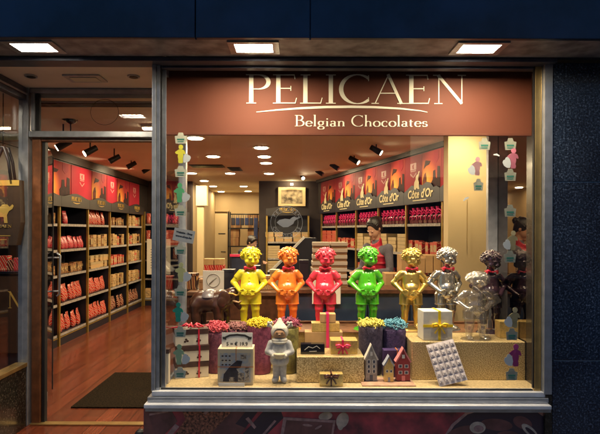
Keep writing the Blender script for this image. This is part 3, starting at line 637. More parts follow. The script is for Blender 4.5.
# ================================================================== BOOKCASES
SH = [.16, .58, .98, 1.33, 1.69]; TOPZ = 1.95
def bookcase(loc, rz, w_, label, shelves=SH, top=TOPZ, depth=.36, sign='arch', signtext=True, group=None, first=True):
    e = empty('bookcase', loc, rz, label, 'bookcase', group)
    build('back_panel', box(BM(), .02, w_-.02, depth-.02, depth, .02, top), M['shelf_black'], e)
    for x in ((0, w_-.035) if first else (0,)):
        build('post', box(BM(), x, x+.035, -.01, .02, 0, top, .002), M['gold_post'], e)
        build('side_panel', box(BM(), x+.006, x+.028, .022, depth-.022, .02, top), M['shelf_black'], e)
    build('plinth', box(BM(), .037, w_-.037, .0, .03, .0, shelves[0]-.03), M['shelf_black'], e)
    for z in shelves:
        s = build('shelf', box(BM(), .032, w_-.037, .012, depth-.022, z-.022, z), M['shelf_black'], e)
        build('price_strip', box(BM(), .04, w_-.04, .002, .011, z-.034, z+.002), M['pricestrip'], s)
    build('lower_rail', box(BM(), .037, w_-.037, -.006, .0, shelves[0]-.05, shelves[0]-.036), M['gold_post'], e)
    if sign == 'arch':
        pts = [(0, top-.02), (w_, top-.02)]+[(w_-w_*i/20, top+.125+.06*math.sin(math.pi*i/20)**2) for i in range(21)]
        c = build('cornice', prism(BM(), pts, -.035, -.012), M['cornice'], e)
        if signtext:
            build('lettering', serif_text(BM(), 'PELICAEN', w_/2-.17, top+.075, .062, -.039, -.035, width=.34, T=.17, track=.04), M['gold_ink'], c)
            bm = BM(); ribbon_poly(bm, [(w_/2-.12+.24*i/8, top+.055-.012*math.sin(math.pi*i/8)) for i in range(9)], [.004+.007*math.sin(math.pi*i/8) for i in range(9)], -.039, -.035)
            build('swoosh', bm, M['gold_ink'], c)
    return e
ordn = ['nearest', 'second', 'third', 'fourth', 'farthest']
LX = -3.26; LU = [6.20, 7.18, 8.16, 9.13, 10.10]; LW = [.975, .975, .965, .965, .98]
for i in range(5):
    bookcase((LX, LU[i], 0), R(90), LW[i], f'black and gilt bookcase of chocolates along the left wall, {ordn[i]} from the door', group='bookcases along the left wall', first=(i == 4))
# the frieze over the left bookcases: posters
def poster_photo_mat(name, seed):
    m = mat(name, (.5, .1, .03), .6, spec=.2); n = m.node_tree; b = n.nodes['Principled BSDF']
    tc = [x for x in n.nodes if x.type == 'TEX_COORD'][0]
    mp = n.nodes.new('ShaderNodeMapping'); mp.inputs['Location'].default_value = (-.20, 0, -.28); n.links.new(tc.outputs['Object'], mp.inputs['Vector'])
    g = n.nodes.new('ShaderNodeTexGradient'); g.gradient_type = 'SPHERICAL'
    mp.inputs['Scale'].default_value = (2.3, 1, 2.3); n.links.new(mp.outputs[0], g.inputs[0])
    r = n.nodes.new('ShaderNodeValToRGB'); e = r.color_ramp.elements
    e[0].position = .25; e[0].color = (.42, .03, .03, 1); e[1].position = .95; e[1].color = (.95, .55, .10, 1); x = e.new(.55); x.color = (.80, .20, .03, 1)
    n.links.new(g.outputs[0], r.inputs[0]); n.links.new(r.outputs[0], b.inputs['Base Color'])
    return m
M['photo'] = poster_photo_mat('poster_photo', 1)
M['poster_red'] = mat('poster_red', (.42, .014, .035), .6, spec=.2, var=.15, vs=3)
M['shield'] = mat('shield_pink', (.60, .22, .20), .5)
M['photo_dark'] = mat('photo_chocolate', (.05, .010, .010), .6, var=.5, vs=14, spec=.2)
M['photo_mid'] = mat('photo_caramel', (.26, .04, .015), .6, vs=9, col2=(.04, .01, .008), spec=.2)
def photo_poster(loc, rz, w_, h_, label, group, tilt=0):
    e = empty('poster', loc, rz, label, 'poster', group)
    build('sheet', box(BM(), 0, w_, 0, .012, 0, h_), M['photo'], e)
    bm = BM()
    prism(bm, [(w_*.04, .0), (w_*.04, h_*.30), (w_*.12, h_*.46), (w_*.20, h_*.50), (w_*.24, h_*.36), (w_*.22, 0)], -.002, 0)
    build('printed_chocolate', bm, M['photo_mid'], e)
    bm = BM(); prism(bm, [(w_*.52, 0), (w_*.50, h_*.22), (w_*.58, h_*.30), (w_*.60, h_*.50), (w_*.70, h_*.52), (w_*.72, h_*.34), (w_*.80, h_*.30), (w_*.82, h_*.60), (w_*.94, h_*.58), (w_*.96, 0)], -.0035, 0)
    build('printed_chocolate', bm, M['photo_dark'], e)
    bm = BM(); prism(bm, [(w_*.10, h_*.60), (w_*.2, h_*.80), (w_*.46, h_*.76), (w_*.38, h_*.68), (w_*.22, h_*.66)], -.0045, -.0021)
    build('printed_chocolate', bm, M['photo_dark'], e)
    bm = BM(); prism(bm, [(w_*.62, h_*.98), (w_*.88, h_*.98), (w_*.88, h_*.78), (w_*.75, h_*.68), (w_*.62, h_*.78)], -.0025, 0)
    build('printed_shield', bm, M['poster_red'], e)
    return e
def red_poster(loc, rz, w_, h_, label, group):
    e = empty('poster', loc, rz, label, 'poster', group)
    build('sheet', box(BM(), 0, w_, 0, .012, 0, h_), M['poster_red'], e)
    cx = w_*.5; cz = h_*.60; a = .085
    bm = BM(); prism(bm, [(cx-a, cz+a*.2), (cx-a, cz+a*1.25), (cx+a, cz+a*1.25), (cx+a, cz+a*.2)], -.002, 0); build('printed_shield', bm, M['shield'], e)
    bm = BM(); prism(bm, [(cx-a*.2, cz+a*.35), (cx-a*.35, cz+a*.9), (cx+a*.3, cz+a*1.1), (cx+a*.1, cz+a*.75), (cx+a*.25, cz+a*.35)], -.0035, -.0018); build('printed_emblem', bm, M['poster_red'], e)
    bm = BM(); ribbon_poly(bm, [(cx-a*.9, cz+a*.02), (cx+a*.9, cz+a*.02)], [.012]*2, -.002, 0); ribbon_poly(bm, [(cx-a, cz-a*.35), (cx, cz-a*1.0), (cx+a, cz-a*.35)], [.018]*3, -.002, 0)
    build('printed_chevron', bm, M['shield'], e)
    return e
PH = .50
y = 6.38; k = 0
pl = ['nearest', 'second', 'third', 'fourth', 'fifth', 'sixth', 'seventh', 'eighth', 'ninth', 'tenth']
for (ya, yb, kind) in ((6.35, 6.86, 0), (6.88, 7.62, 1), (7.64, 8.40, 0), (8.42, 9.06, 1), (9.08, 9.60, 0), (9.62, 10.28, 1), (10.3, 10.95, 0)):
    f = (photo_poster if kind == 1 else red_poster)
    f((LX-.03, ya, 2.06), R(90), yb-ya, PH, ('orange photo poster of chocolate pieces' if kind else 'red poster with pale shield')+f' above the left bookcases, {pl[k]} of that row', 'posters above the left bookcases'); k += 1
fz = build('frieze', box(BM(), LX-.42, LX-.02, 5.2, 11.6, 2.58, CEILZ-.002), M['cornice']); fz['kind'] = 'structure'
fz = build('frieze', box(BM(), LX-.40, LX-.05, 5.2, 11.6, 1.97, 2.578), M['cornice']); fz['kind'] = 'structure'

# ---- right bookcases along the slanted wall
RU = [11.0, 10.09, 9.11, 8.2, 7.29, 6.37, 5.44]
ra = ang
RLAB = ['farthest', 'fifth', 'fourth', 'third', 'second', 'nearest']
RS = [.12, .50, .90, 1.30, 1.70]
M['waveblack'] = mat('wave_board', (.016, .016, .03), .4)
RBOOK = []
for i in range(6):
    x, yv = RW(RU[i]); w_ = math.hypot(RW(RU[i+1])[0]-x, RU[i+1]-yv)
    e = bookcase((x, yv, 0), ra, w_, f'black and gilt bookcase under the elephant signs on the right wall, {RLAB[i]} from the street', RS, 1.98, .36, None, group='bookcases along the right wall', first=(i == 5))
    RBOOK.append((x, yv, w_))
def wave_sign(loc, rz, w_, label):
    e = empty('elephant_sign', loc, rz, label, 'sign', 'dark signs with cream lettering over the right bookcases')
    pts = [(0, 0), (w_, 0), (w_, .17), (w_*.92, .20), (w_*.84, .19), (w_*.78, .245), (w_*.66, .27), (w_*.55, .235), (w_*.46, .25), (w_*.36, .225), (w_*.24, .255), (w_*.12, .21), (0, .17)]
    build('board', prism(BM(), pts, -.0, .02), M['waveblack'], e)
    font_mesh('lettering', "Côte d'Or", .155, M['cream_ink'], e, (w_*.48, -.004, .125), bold=.004, shear=.15)
    bm = BM(); ribbon_poly(bm, [(w_*.28, .045), (w_*.66, .045)], [.012]*2, -.003, 0); build('small_line', bm, M['cream_ink'], e)
    # sitting elephant emblem with its trunk raised
    ex, ez = w_*.40, .195
    el = [(-.075, 0), (-.085, .05), (-.07, .10), (-.035, .135), (-.03, .17), (.0, .20), (.03, .205), (.045, .24), (.07, .245), (.075, .23), (.06, .215), (.055, .185), (.04, .16), (.035, .13), (.06, .09), (.055, .04), (.075, .0), (.03, -.005), (.0, .02), (-.03, -.005)]
    build('elephant_emblem', prism(BM(), [(ex+a*.95, ez+b*.95) for a, b in el], -.004, -.0005), M['cream_ink'], e)
    return e
for i in range(6):
    x, yv, w_ = RBOOK[i]
    q = RW(RU[i], -.03)
    wave_sign((q[0], q[1], 1.965), ra, w_-.004, f'dark sign with cream lettering and sitting elephant over the {RLAB[i]} right bookcase')
    for j in range(2):
        d = w_*.5*j; lx, ly = q[0]+ux*d-uy*0.022, q[1]+uy*d+ux*.022
        (photo_poster if j == 1 else red_poster)((lx, ly, 2.10), ra, w_*.5-.004, .52, ('orange photo poster of chocolate pieces' if j else 'red poster with pale shield')+f' above the {RLAB[i]} right bookcase', 'posters above the right bookcases')
bm = BM(); a = RW(11.3, .03); b = RW(5.0, .03)
box(bm, 0, math.hypot(b[0]-a[0], b[1]-a[1]), 0, .36, 1.985, CEILZ-.002)
o = build('frieze', bm, M['cornice'], None, (a[0], a[1], 0), (0, 0, ra)); o['kind'] = 'structure'
bm = BM(); box(bm, 0, math.hypot(b[0]-a[0], b[1]-a[1]), -.05, -.002, 2.635, CEILZ-.003)
o = build('frieze', bm, M['cornice'], None, (a[0], a[1], 0), (0, 0, ra)); o['kind'] = 'structure'

# ---- cases on the back walls
bookcase((PX(143, 11.12)+.01, 11.12, 0), 0, .92, 'black bookcase with red packets standing across the far left corner', [.16, .58, .98, 1.38, 1.74], 2.0, .34, None)
bookcase((PX(266, 11.1), 11.1, 0), 0, .92, 'black and gilt case of cream boxes on the far wall under the framed picture', [.3, .70, 1.02, 1.37], 1.95, .34, 'arch')

# ================================================================== PRODUCTS
WR = [band_mat('wrapper_red_cream', [(.50, .02, .015), (.78, .62, .44), (.06, .012, .01), (.55, .03, .02)], 6.5, .25),
      band_mat('wrapper_brown_cream', [(.12, .03, .015), (.75, .60, .40), (.45, .04, .02), (.06, .015, .01)], 7, .25),
      band_mat('wrapper_pink', [(.58, .02, .05), (.14, .01, .02), (.75, .35, .28), (.40, .015, .03)], 7, .3),
      band_mat('box_tan', [(.52, .30, .12), (.74, .55, .28), (.12, .04, .02), (.60, .40, .18)], 5, .4, .3),
      band_mat('box_brown', [(.22, .07, .03), (.60, .34, .12), (.05, .02, .015)], 6, .4, .2),
      band_mat('box_red', [(.50, .02, .02), (.28, .012, .015), (.75, .48, .26), (.42, .02, .02)], 5, .4, .4)]
M['box_lab'] = mat('box_label', (.66, .46, .20), .4, vs=28, col2=(.06, .02, .02))
M['box_cream'] = mat('box_cream', (.46, .34, .17), .5, var=.12, vs=14)
M['bowpink'] = mat('pink_bow', (.80, .03, .20), .35, coat=.2)
M['bagclear'] = mat('bag_chocolates', (.16, .04, .05), .2, var=.7, vs=40, coat=.5)
def bag_me(mats, w_=.088, h_=.215, d=.055):
    bm = BM(); R_ = 7; rows = []
    for i in range(R_):
        t = i/(R_-1); z = h_*t; prof = math.sin(math.pi*min(t*1.0+.18, 1.0))**.6 if t < .85 else .12
        prof = max(prof, .06); wd = w_*(.5-.04*math.sin(math.pi*t)*0+.0) if t < .86 else w_*.47
        rows.append([bm.verts.new((wd*math.cos(a), -d*.5*prof*math.sin(a)*1.1, z)) if True else 0 for a in [2*math.pi*k/10 for k in range(10)]])
    for A, B in zip(rows, rows[1:]):
        for k in range(10): bm.faces.new((A[k], B[k], B[(k+1) % 10], A[(k+1) % 10]))
    bm.faces.new(rows[0]); bm.faces.new(rows[-1][::-1]); bmesh.ops.recalc_face_normals(bm, faces=bm.faces)
    me = bpy.data.meshes.new('chocolate_bag'); bm.to_mesh(me); bm.free(); me.materials.append(mats)
    for p in me.polygons: p.use_smooth = True
    return me
def box_me(name, mt, w_, d, h_, lid=False, lab=False):
    bm = BM(); box(bm, -w_/2, w_/2, -d/2, d/2, 0, h_, .002)
    if lab: box(bm, -w_*.36, w_*.36, -d/2-.001, -d/2+.002, h_*.22, h_*.74, mi=1)
    if lid: box(bm, -w_/2-.0015, w_/2+.0015, -d/2-.0015, d/2+.0015, h_*.62, h_+.001, .001, mi=1)
    me = bpy.data.meshes.new(name); bm.to_mesh(me); bm.free()
    for x in (mt if isinstance(mt, (list, tuple)) else [mt]): me.materials.append(x)
    return me
BAGS = [bag_me(WR[0]), bag_me(WR[1]), bag_me(WR[2], .10, .17)]
BXS = {'tan': box_me('chocolate_box', [WR[3], M['box_lab']], .115, .07, .21, lab=True), 'tall brown': box_me('chocolate_box', [WR[4], M['box_cream']], .10, .07, .19, lab=True), 'tall red': box_me('chocolate_box', [WR[5], M['box_cream']], .11, .07, .17, lab=True), 'brown': box_me('chocolate_box', [WR[4], M['box_lab']], .10, .07, .14, lab=True), 'red': box_me('chocolate_box', [WR[5], M['box_cream']], .105, .08, .17, lab=True),
       'cream': box_me('chocolate_box', M['box_cream'], .26, .2, .05), 'redflat': box_me('chocolate_box', WR[5], .27, .2, .075), 'tanlow': box_me('chocolate_box', [WR[3], M['box_cream']], .17, .1, .10, True)}
# bag with a bow: thing with two parts
bb = BM(); box(bb, -.045, .045, -.035, .035, 0, .10, .012); BB = bpy.data.meshes.new('bag_body'); bb.to_mesh(BB); bb.free(); BB.materials.append(M['bagclear'])
bw = BM()
for s in (-1, 1):
    tube(bw, [(0, -.01, .115), (s*.02, -.02, .15), (s*.05, -.02, .165), (s*.055, -.02, .13), (s*.01, -.012, .112)], .008, 6)
    tube(bw, [(0, -.015, .11), (s*.02, -.04, .08), (s*.03, -.04, .045)], .006, 6)
cyl(bw, (0, 0, .098), (0, 0, .19), .012, .024, 8); BW = bpy.data.meshes.new('bow'); bw.to_mesh(BW); bw.free(); BW.materials.append(M['bowpink'])
def prod(me, name, origin, rz, lx, ly, z, label, cat, group, jit=.06, sc=1, tilt=0):
    o = bpy.data.objects.new(name, me); COL.objects.link(o)
    c, s = math.cos(rz), math.sin(rz)
    o.location = (origin[0]+lx*c-ly*s, origin[1]+lx*s+ly*c, z); o.rotation_euler = (tilt, 0, rz+random.uniform(-jit, jit)); o.scale = (sc, sc, sc)
    return tag(o, label, cat, group)
row_n = ['bottom', 'second lowest', 'middle', 'second highest', 'top']
ORD = ['first', 'second', 'third', 'fourth', 'fifth', 'sixth', 'seventh', 'eighth', 'ninth', 'tenth']
def row(kind, origin, rz, w_, z, where, n=None, ly=.075):
    jx = lambda j: .075+(w_-.15)*j/max(n-1, 1)
    if kind in ('bag0', 'bag1', 'pouch'):
        n = n or 10; nm = {'bag0': 'red and cream chocolate bag', 'bag1': 'brown and cream chocolate bag', 'pouch': 'small crimson chocolate pouch'}[kind]
        for j in range(n): prod(BAGS[{'bag0': 0, 'bag1': 1, 'pouch': 2}[kind]], 'chocolate_bag', origin, rz, jx(j), ly+random.uniform(-.02, .03), z+.002, f'{ORD[j]} {nm} from the left, {where}', 'chocolate bag', f'{nm}, {where}', .12, random.uniform(1.02, 1.14), -.1)
    elif kind in ('tan', 'brown', 'red', 'tanlow'):
        n = n or {'tan': 7, 'brown': 9, 'red': 7, 'tanlow': 5}[kind]; nm = {'tan': 'tall tan chocolate box', 'brown': 'small brown chocolate box', 'red': 'red chocolate box', 'tanlow': 'low tan lidded box'}[kind]
        for j in range(n):
            if kind == 'tan':
                q = random.random(); k2 = 'tall brown' if q < .22 else 'tall red' if q < .38 else 'tan'
                if q > .95: continue
                prod(BXS[k2], 'chocolate_box', origin, rz, jx(j), ly+random.uniform(-.01, .03), z+.001, f'{k2 if k2 != "tan" else "tall tan"} chocolate box, {ORD[j]} place from the left, {where}', 'chocolate box', f'tall boxes, {where}', .14, random.uniform(.9, 1.05)); continue
            prod(BXS[kind], 'chocolate_box', origin, rz, jx(j)+(.0 if kind != 'tanlow' else .015), ly+random.uniform(-.01, .03), z+.001, f'{ORD[j]} {nm} from the left, {where}', 'chocolate box', f'{nm}, {where}', .14, random.uniform(.88, 1.08) if kind != 'tanlow' else 1)
            if kind == 'tanlow' and random.random() < .7: prod(BXS[kind], 'chocolate_box', origin, rz, jx(j), ly+.01, z+.105, f'{ORD[j]} {nm} from the left, upper, {where}', 'chocolate box', f'{nm}, {where}', .15, 1)
    elif kind in ('cream', 'redflat'):
        n = n or 3; nm = {'cream': 'flat cream box', 'redflat': 'flat red box'}[kind]; hh = {'cream': .053, 'redflat': .078}[kind]; top = {'cream': 5, 'redflat': 4}[kind]
        for j in range(n):
            for q in range(top if kind == 'redflat' else top-(j % 2)):
                prod(BXS[kind], 'chocolate_box', origin, rz, .16+(w_-.32)*j/max(n-1, 1), ly+.04, z+.001+q*hh, f'{nm}, {ORD[q]} up in the {["left", "middle", "right", "fourth", "fifth"][j]} stack, {where}', 'chocolate box', f'{nm} stacks, {where}', .03, 1)
    elif kind == 'bow':
        n = n or 7
        for j in range(n):
            o = prod(BB, 'gift_bag', origin, rz, .10+(w_-.2)*j/(n-1), ly, z+.001, f'{ORD[j]} dark gift bag with pink bow from the left, {where}', 'gift bag', f'pink bow gift bags, {where}', .15, 1.15)
            b_ = bpy.data.objects.new('bow', BW); COL.objects.link(b_); b_.parent = o
plan = [['bag0', 'bag0', 'brown', 'pouch', 'brown'], ['bag0', 'bag0', 'brown', 'pouch', 'pouch2'], ['bag0', 'bag0', 'tanlow', 'tan', 'bag0'], ['bag1', 'tan', 'red', 'tan', 'brown'], ['bag1', 'tan', 'tan', 'tan', 'tan']]
for i in range(5):
    for j in range(5):
        k = plan[i][j]; where = f'{row_n[j]} shelf, {ordn[i]} left bookcase'
        if k == 'pouch2': row('pouch', (LX, LU[i]), R(90), .45, SH[j], where, 2); continue
        row(k, (LX, LU[i]), R(90), LW[i], SH[j], where)
planr = [['bow', 'redflat'], ['bow', 'red'], ['bow', 'cream'], ['bow', 'cream'], ['bow', 'red'], ['bow', 'redflat']]
for i in range(6):
    x, yv, w_ = RBOOK[i]
    row('bow', (x, yv), ra, w_, 1.70, f'top shelf, {RLAB[i]} right bookcase')
    row(planr[i][1], (x, yv), ra, w_, 1.30, f'second shelf, {RLAB[i]} right bookcase')
    if i > 1: row('red', (x, yv), ra, w_, .90, f'third shelf, {RLAB[i]} right bookcase', 4)
bl = (PX(143, 11.12)+.01, 11.12)
for z, nmz, k in ((.16, 'bottom', 'tan'), (.98, 'middle', 'bag1'), (1.38, 'second highest', 'bag0'), (1.74, 'top', 'bag0')):
    row(k, bl, 0, .92, z, f'{nmz} shelf, far left corner case', 5)
bc = (PX(266, 11.1), 11.1)
for z, nmz, k in ((.70, 'lowest', 'cream'), (1.02, 'middle', 'cream'), (1.37, 'top', 'tanlow')):
    row(k, bc, 0, .92, z, f'{nmz} shelf, far wall case')
# framed picture on the far wall
pf = empty('framed_picture', (PX(278, 11.4), 11.49, PZ(206, 11.4)), label='brightly lit picture of a landscape in a pale wooden frame on the far wall', cat='picture')
pw, ph = 27.5*11.4/F, 19*11.4/F
build('frame', box(BM(), 0, pw, -.02, .02, 0, ph, .004), mat('pale_frame', (.85, .66, .34), .4), pf)
build('print', box(BM(), .07, pw-.07, -.024, -.019, .06, ph-.06), mat('picture_print', (.62, .50, .30), .5, vs=9, col2=(.06, .04, .02)), pf)
l = lamp_light((pw/2, -.22, ph+.08), 4, .05, pf, WARM, rot=(R(35), 0, 0)); pf_l = build('picture_lamp', cyl(BM(), (pw/2-.03, -.18, ph+.05), (pw/2+.03, -.18, ph+.05), .02, None, 12), M['lamp_small'], pf)

# ---- passage at the back: door, rack, cartons
dr = empty('inner_door', (PX(203, 14.96), 14.97, 0), label='closed beige door with dark handle at the end of the back passage', cat='door')
dw_, dh = 26*14.96/F, PZ(212, 14.96)
build('leaf', box(BM(), .04, dw_-.04, -.03, 0, 0, dh-.05, .004), M['pillar'], dr)
for a in (0, dw_-.04): build('jamb', box(BM(), a, a+.038, -.05, .02, 0, dh, .003), M['wall_beige'], dr)
build('head', box(BM(), 0, dw_, -.05, .02, dh+.002, dh+.05, .003), M['wall_beige'], dr)
build('handle', tube(BM(), [(dw_-.10, -.035, 1.0), (dw_-.10, -.08, 1.0), (dw_-.22, -.08, 1.0)], .013), M['blackmetal'], dr)
build('label_plate', box(BM(), dw_-.30, dw_-.1, -.034, -.0305, 1.5, 1.53), M['blackmetal'], dr)
ps = empty('passage_post', (PX(197, 10.4), 10.4, 0), label='tall pale post standing left of the passage opening', cat='post')
build('shaft', box(BM(), 0, .13, 0, .1, 0, PZ(193, 10.4), .004), M['pillar'], ps); build('upper_box', box(BM(), -.02, .20, -.03, .13, PZ(206, 10.4), PZ(186, 10.4), .004), mat('post_box', (.82, .66, .36), .5), ps)
rk = empty('garment_rail', (PX(230, 13.2), 13.2, 0), label='high rail in the passage hung with dark blue bags', cat='rail')
build('rail', tube(BM(), [(0, 0, 2.02), (.75, 0, 2.02)], .015), M['blackmetal'], rk)
for a in (0, .75): build('leg', tube(BM(), [(a, 0, 0), (a, 0, 2.02)], .015), M['blackmetal'], rk)
blue = mat('blue_fabric', (.03, .05, .16), .8, var=.5, vs=8)
for j in range(6):
    x = PX(230, 13.2)+.08+j*.115; hgt = .28 if j < 5 else 1.0
    bm = BM(); box(bm, -.05, .05, -.03, .03, -hgt, -.09, .015); tube(bm, [(-.03, 0, -.1), (-.02, 0, 0.005), (.02, 0, 0.005), (.03, 0, -.1)], .006)
    o = build('hanging_bag', bm, blue if j % 2 else M['waveblack'], None, (x, 13.2, 2.02)); tag(o, f'{ORD[j]} dark bag from the left on the rail in the back passage', 'bag', 'dark bags on the passage rail')
random.seed(3)
def cart_stack(px0, px1, py_b, Yd, hs, lab, group):
    z = PZ(py_b, Yd); 
    for q, h_ in enumerate(hs):
        x0, x1 = PX(px0, Yd), PX(px1, Yd); j = random.uniform(-.02, .02)
        e = build('carton', box(BM(), -(x1-x0)/2, (x1-x0)/2, 0, .32, 0, h_-.004, .004), M['carton'], None, ((x0+x1)/2+j, Yd, z), (0, 0, j)); tag(e, lab[q] if isinstance(lab, list) else lab, 'carton', group)
        build('tape', box(BM(), -.03, .03, -.002, .3, 0, h_-.002), M['kraft'], e); z += h_
    return z
rack = empty('stock_rack', (PX(228, 13.6), 13.55, 0), label='dark metal stock rack in the back passage', cat='rack')
for a in (0, .82):
    for b in (0, .4): build('upright', box(BM(), a, a+.03, b, b+.03, 0, 2.1), M['blackmetal'], rack)
zr = [PZ(272, 13.6), PZ(246, 13.6), PZ(228, 13.6)]
for z in zr: build('rack_shelf', box(BM(), .002, .83, .0, .43, z-.03, z-.002), M['blackmetal'], rack)
cart_stack(230, 239, 246, 13.6, [.22, .22], ['lower brown carton at the left on the middle rack shelf in the passage', 'upper brown carton at the left on the middle rack shelf in the passage'], 'cartons in the passage')
cart_stack(247.5, 258, 246, 13.6, [.23, .22], ['lower brown carton at the right on the middle rack shelf in the passage', 'upper brown carton at the right on the middle rack shelf in the passage'], 'cartons in the passage')
cart_stack(248, 258, 228, 13.6, [.19, .18], ['lower brown carton at the right on the top rack shelf in the passage', 'upper brown carton at the right on the top rack shelf in the passage'], 'cartons in the passage')
cart_stack(230, 241, 228, 13.6, [.26], 'brown carton at the left on the top rack shelf in the passage', 'cartons in the passage')
cart_stack(244, 254, 272, 13.6, [.24, .2], ['lower brown carton on the lowest rack shelf in the passage', 'upper brown carton on the lowest rack shelf in the passage'], 'cartons in the passage')
# low table with small cartons in front of the passage door
tb = empty('side_table', (PX(216, 7.6), 7.6, 0), label='small dark table carrying red and brown cartons before the passage', cat='table')
zt_ = PZ(277, 7.6)
build('table_top', box(BM(), -.28, .28, -.2, .2, zt_-.03, zt_-.002, .004), M['dark_wood'], tb)
for a in (-.25, .25):
    for b in (-.17, .17): build('leg', box(BM(), a-.02, a+.02, b-.02, b+.02, 0, zt_-.031), M['dark_wood'], tb)
words = ['left bottom', 'left middle', 'left top', 'right bottom', 'right middle', 'right top']
for q in range(6):
    x = PX(210 if q < 3 else 220, 7.6); e = build('carton', box(BM(), -.07, .07, -.08, .08, 0, .088, .003), [M['carton'], WR[5], M['kraft']][q % 3], None, (x+random.uniform(-.01, .01), 7.55, zt_+(q % 3)*.09), (0, 0, random.uniform(-.1, .1)))
    tag(e, f'small carton at the {words[q]} of the pile on the side table before the passage', 'carton', 'cartons on the side table')

# ---- furniture inside, behind the display
ct = empty('sales_counter', (PX(283, 5.0), 5.0, 0), label='dark counter with glossy blue black panels behind the statuettes', cat='counter')
cl_ = 1.50-PX(283, 5.0); czt = PZ(289, 5.0)
build('counter_top', box(BM(), -.02, cl_+.02, -.03, .5, czt-.04, czt, .005), M['dark_wood'], ct)
pane = mat('counter_panel', (.03, .045, .08), .22, coat=.5, var=.4, vs=4)
nP = 4
for i in range(nP): build('front_panel', box(BM(), cl_*i/nP+.006, cl_*(i+1)/nP-.006, 0, .02, .1, czt-.042, .003), pane, ct)
build('carcass', box(BM(), .01, cl_-.01, .022, .46, 0, czt-.042), M['shelf_black'], ct)
wt = empty('wooden_table', (PX(187, 5.1), 5.1, 0), label='long reddish wooden table behind the elephant statuette', cat='table')
wl = PX(281, 5.1)-PX(187, 5.1); wz = PZ(292, 5.1)
build('table_top', box(BM(), 0, wl, -.02, .6, wz-.04, wz, .005), M['ledge_wood'], wt); build('front_panel', box(BM(), .03, wl-.03, .01, .03, .05, wz-.042, .003), M['dark_wood'], wt)
for a in (.0, wl-.05):
    build('leg', box(BM(), a, a+.05, .0, .05, 0, wz-.042, .003), M['dark_wood'], wt)
sc_ = empty('card_sign', (PX(213.5, 5.2), 5.2, wz), label='square white card with a round grey emblem standing on the wooden table', cat='card')
s_ = 21*5.2/F
build('card', box(BM(), -s_/2, s_/2, 0, .012, 0, s_*.95, .002), M['white'], sc_)
bm = BM(); tube(bm, [(.065*math.cos(a*math.pi/16), -.002, s_*.48+.065*math.sin(a*math.pi/16)) for a in range(32)], .004, 6, closed=True); tube(bm, [(-.04, -.002, s_*.3), (.0, -.002, s_*.5), (.03, -.002, s_*.62)], .006, 6); build('emblem', bm, mat('emblem_grey', (.35, .34, .30), .6), sc_)
# stack of white order boxes on the counter
zc = czt+.002; n_ = 7; hb_ = (PZ(242, 5.15)-zc)/n_
st_words = ['lowest', 'second lowest', 'third lowest', 'middle', 'third highest', 'second highest', 'highest']
for col_, (pxa, pxb) in enumerate(((312, 329.5), (330.5, 348))):
    for q in range(n_):
        x0_, x1_ = PX(pxa, 5.15), PX(pxb, 5.15); j = random.uniform(-.006, .006)
        e = empty('flat_box', ((x0_+x1_)/2+j, 5.15, zc+q*hb_), random.uniform(-.04, .04), f'{st_words[q]} pale flat box in the {"left" if col_ == 0 else "right"} stack on the counter', 'box', 'pale flat boxes stacked on the counter')
        hw = (x1_-x0_)/2-.003
        build('box_base', box(BM(), -hw+.004, hw-.004, .004, .22, 0, hb_*.55), M['carton'], e); build('lid', box(BM(), -hw, hw, 0, .224, hb_*.4, hb_-.002, .003), mat('pale_lid', (.52, .42, .34), .5) if (col_ == 0 and q == 0) else bpy.data.materials['pale_lid'], e)
e = empty('paper_sheet', (PX(325, 4.96), 4.965, PZ(304, 4.96)), label='white sheet of paper fixed to the counter front behind the red statuette', cat='paper')
build('sheet', box(BM(), -.12, .15, 0, .003, 0, PZ(273, 4.96)-PZ(304, 4.96)), M['paper'], e)
# tall cartons right of the counter
for rowi, (za, zb, n2) in enumerate(((.62, .90, 8), (.902, 1.17, 8), (1.172, 1.36, 8))):
    for j in range(n2):
        if rowi == 2 and j < 2: continue
        x = PX(386, 5.35)+.035+j*.082; hgt = zb-za-.004-(.03 if (j*7+rowi) % 3 == 0 else 0)
        e = build('slim_box', box(BM(), -.038, .038, 0, .24, 0, hgt, .003), M['kraft'], None, (x, 5.35, za), (0, random.uniform(-.01, .01), 0))
        tag(e, f'{ORD[j]} slim upright tan box from the left, {["bottom", "middle", "top"][rowi]} row, behind the gold statuette', 'box', 'slim tan boxes behind the gold statuette')
sb = empty('box_stand', (PX(386, 5.35)-.02, 5.33, 0), label='low dark stand carrying the rows of slim tan boxes', cat='stand')
build('stand_top', box(BM(), 0, .72, 0, .28, .58, .618, .004), M['dark_wood'], sb)
for a in (0, .68):
    build('leg', box(BM(), a, a+.04, .0, .28, 0, .578, .003), M['dark_wood'], sb)
# slanted dark display stand seen below the far case
dd = empty('lectern_stand', (PX(292, 6.4), 6.4, 0), label='dark slanted display stand with a pale top edge before the far case', cat='stand')
pts = [(-.30, PZ(272, 6.4)), (-.24, PZ(272, 6.4)), (.16, PZ(238, 6.4)), (.30, PZ(238, 6.4)), (.30, 0), (-.30, 0)]
build('stand_body', prism(BM(), pts, 0, .4), M['shelf_black'], dd)
bm = BM(); ribbon_poly(bm, [(-.25, PZ(270, 6.4)), (.15, PZ(236.5, 6.4))], [.02]*2, -.01, .02); build('edge_trim', bm, M['white'], dd)
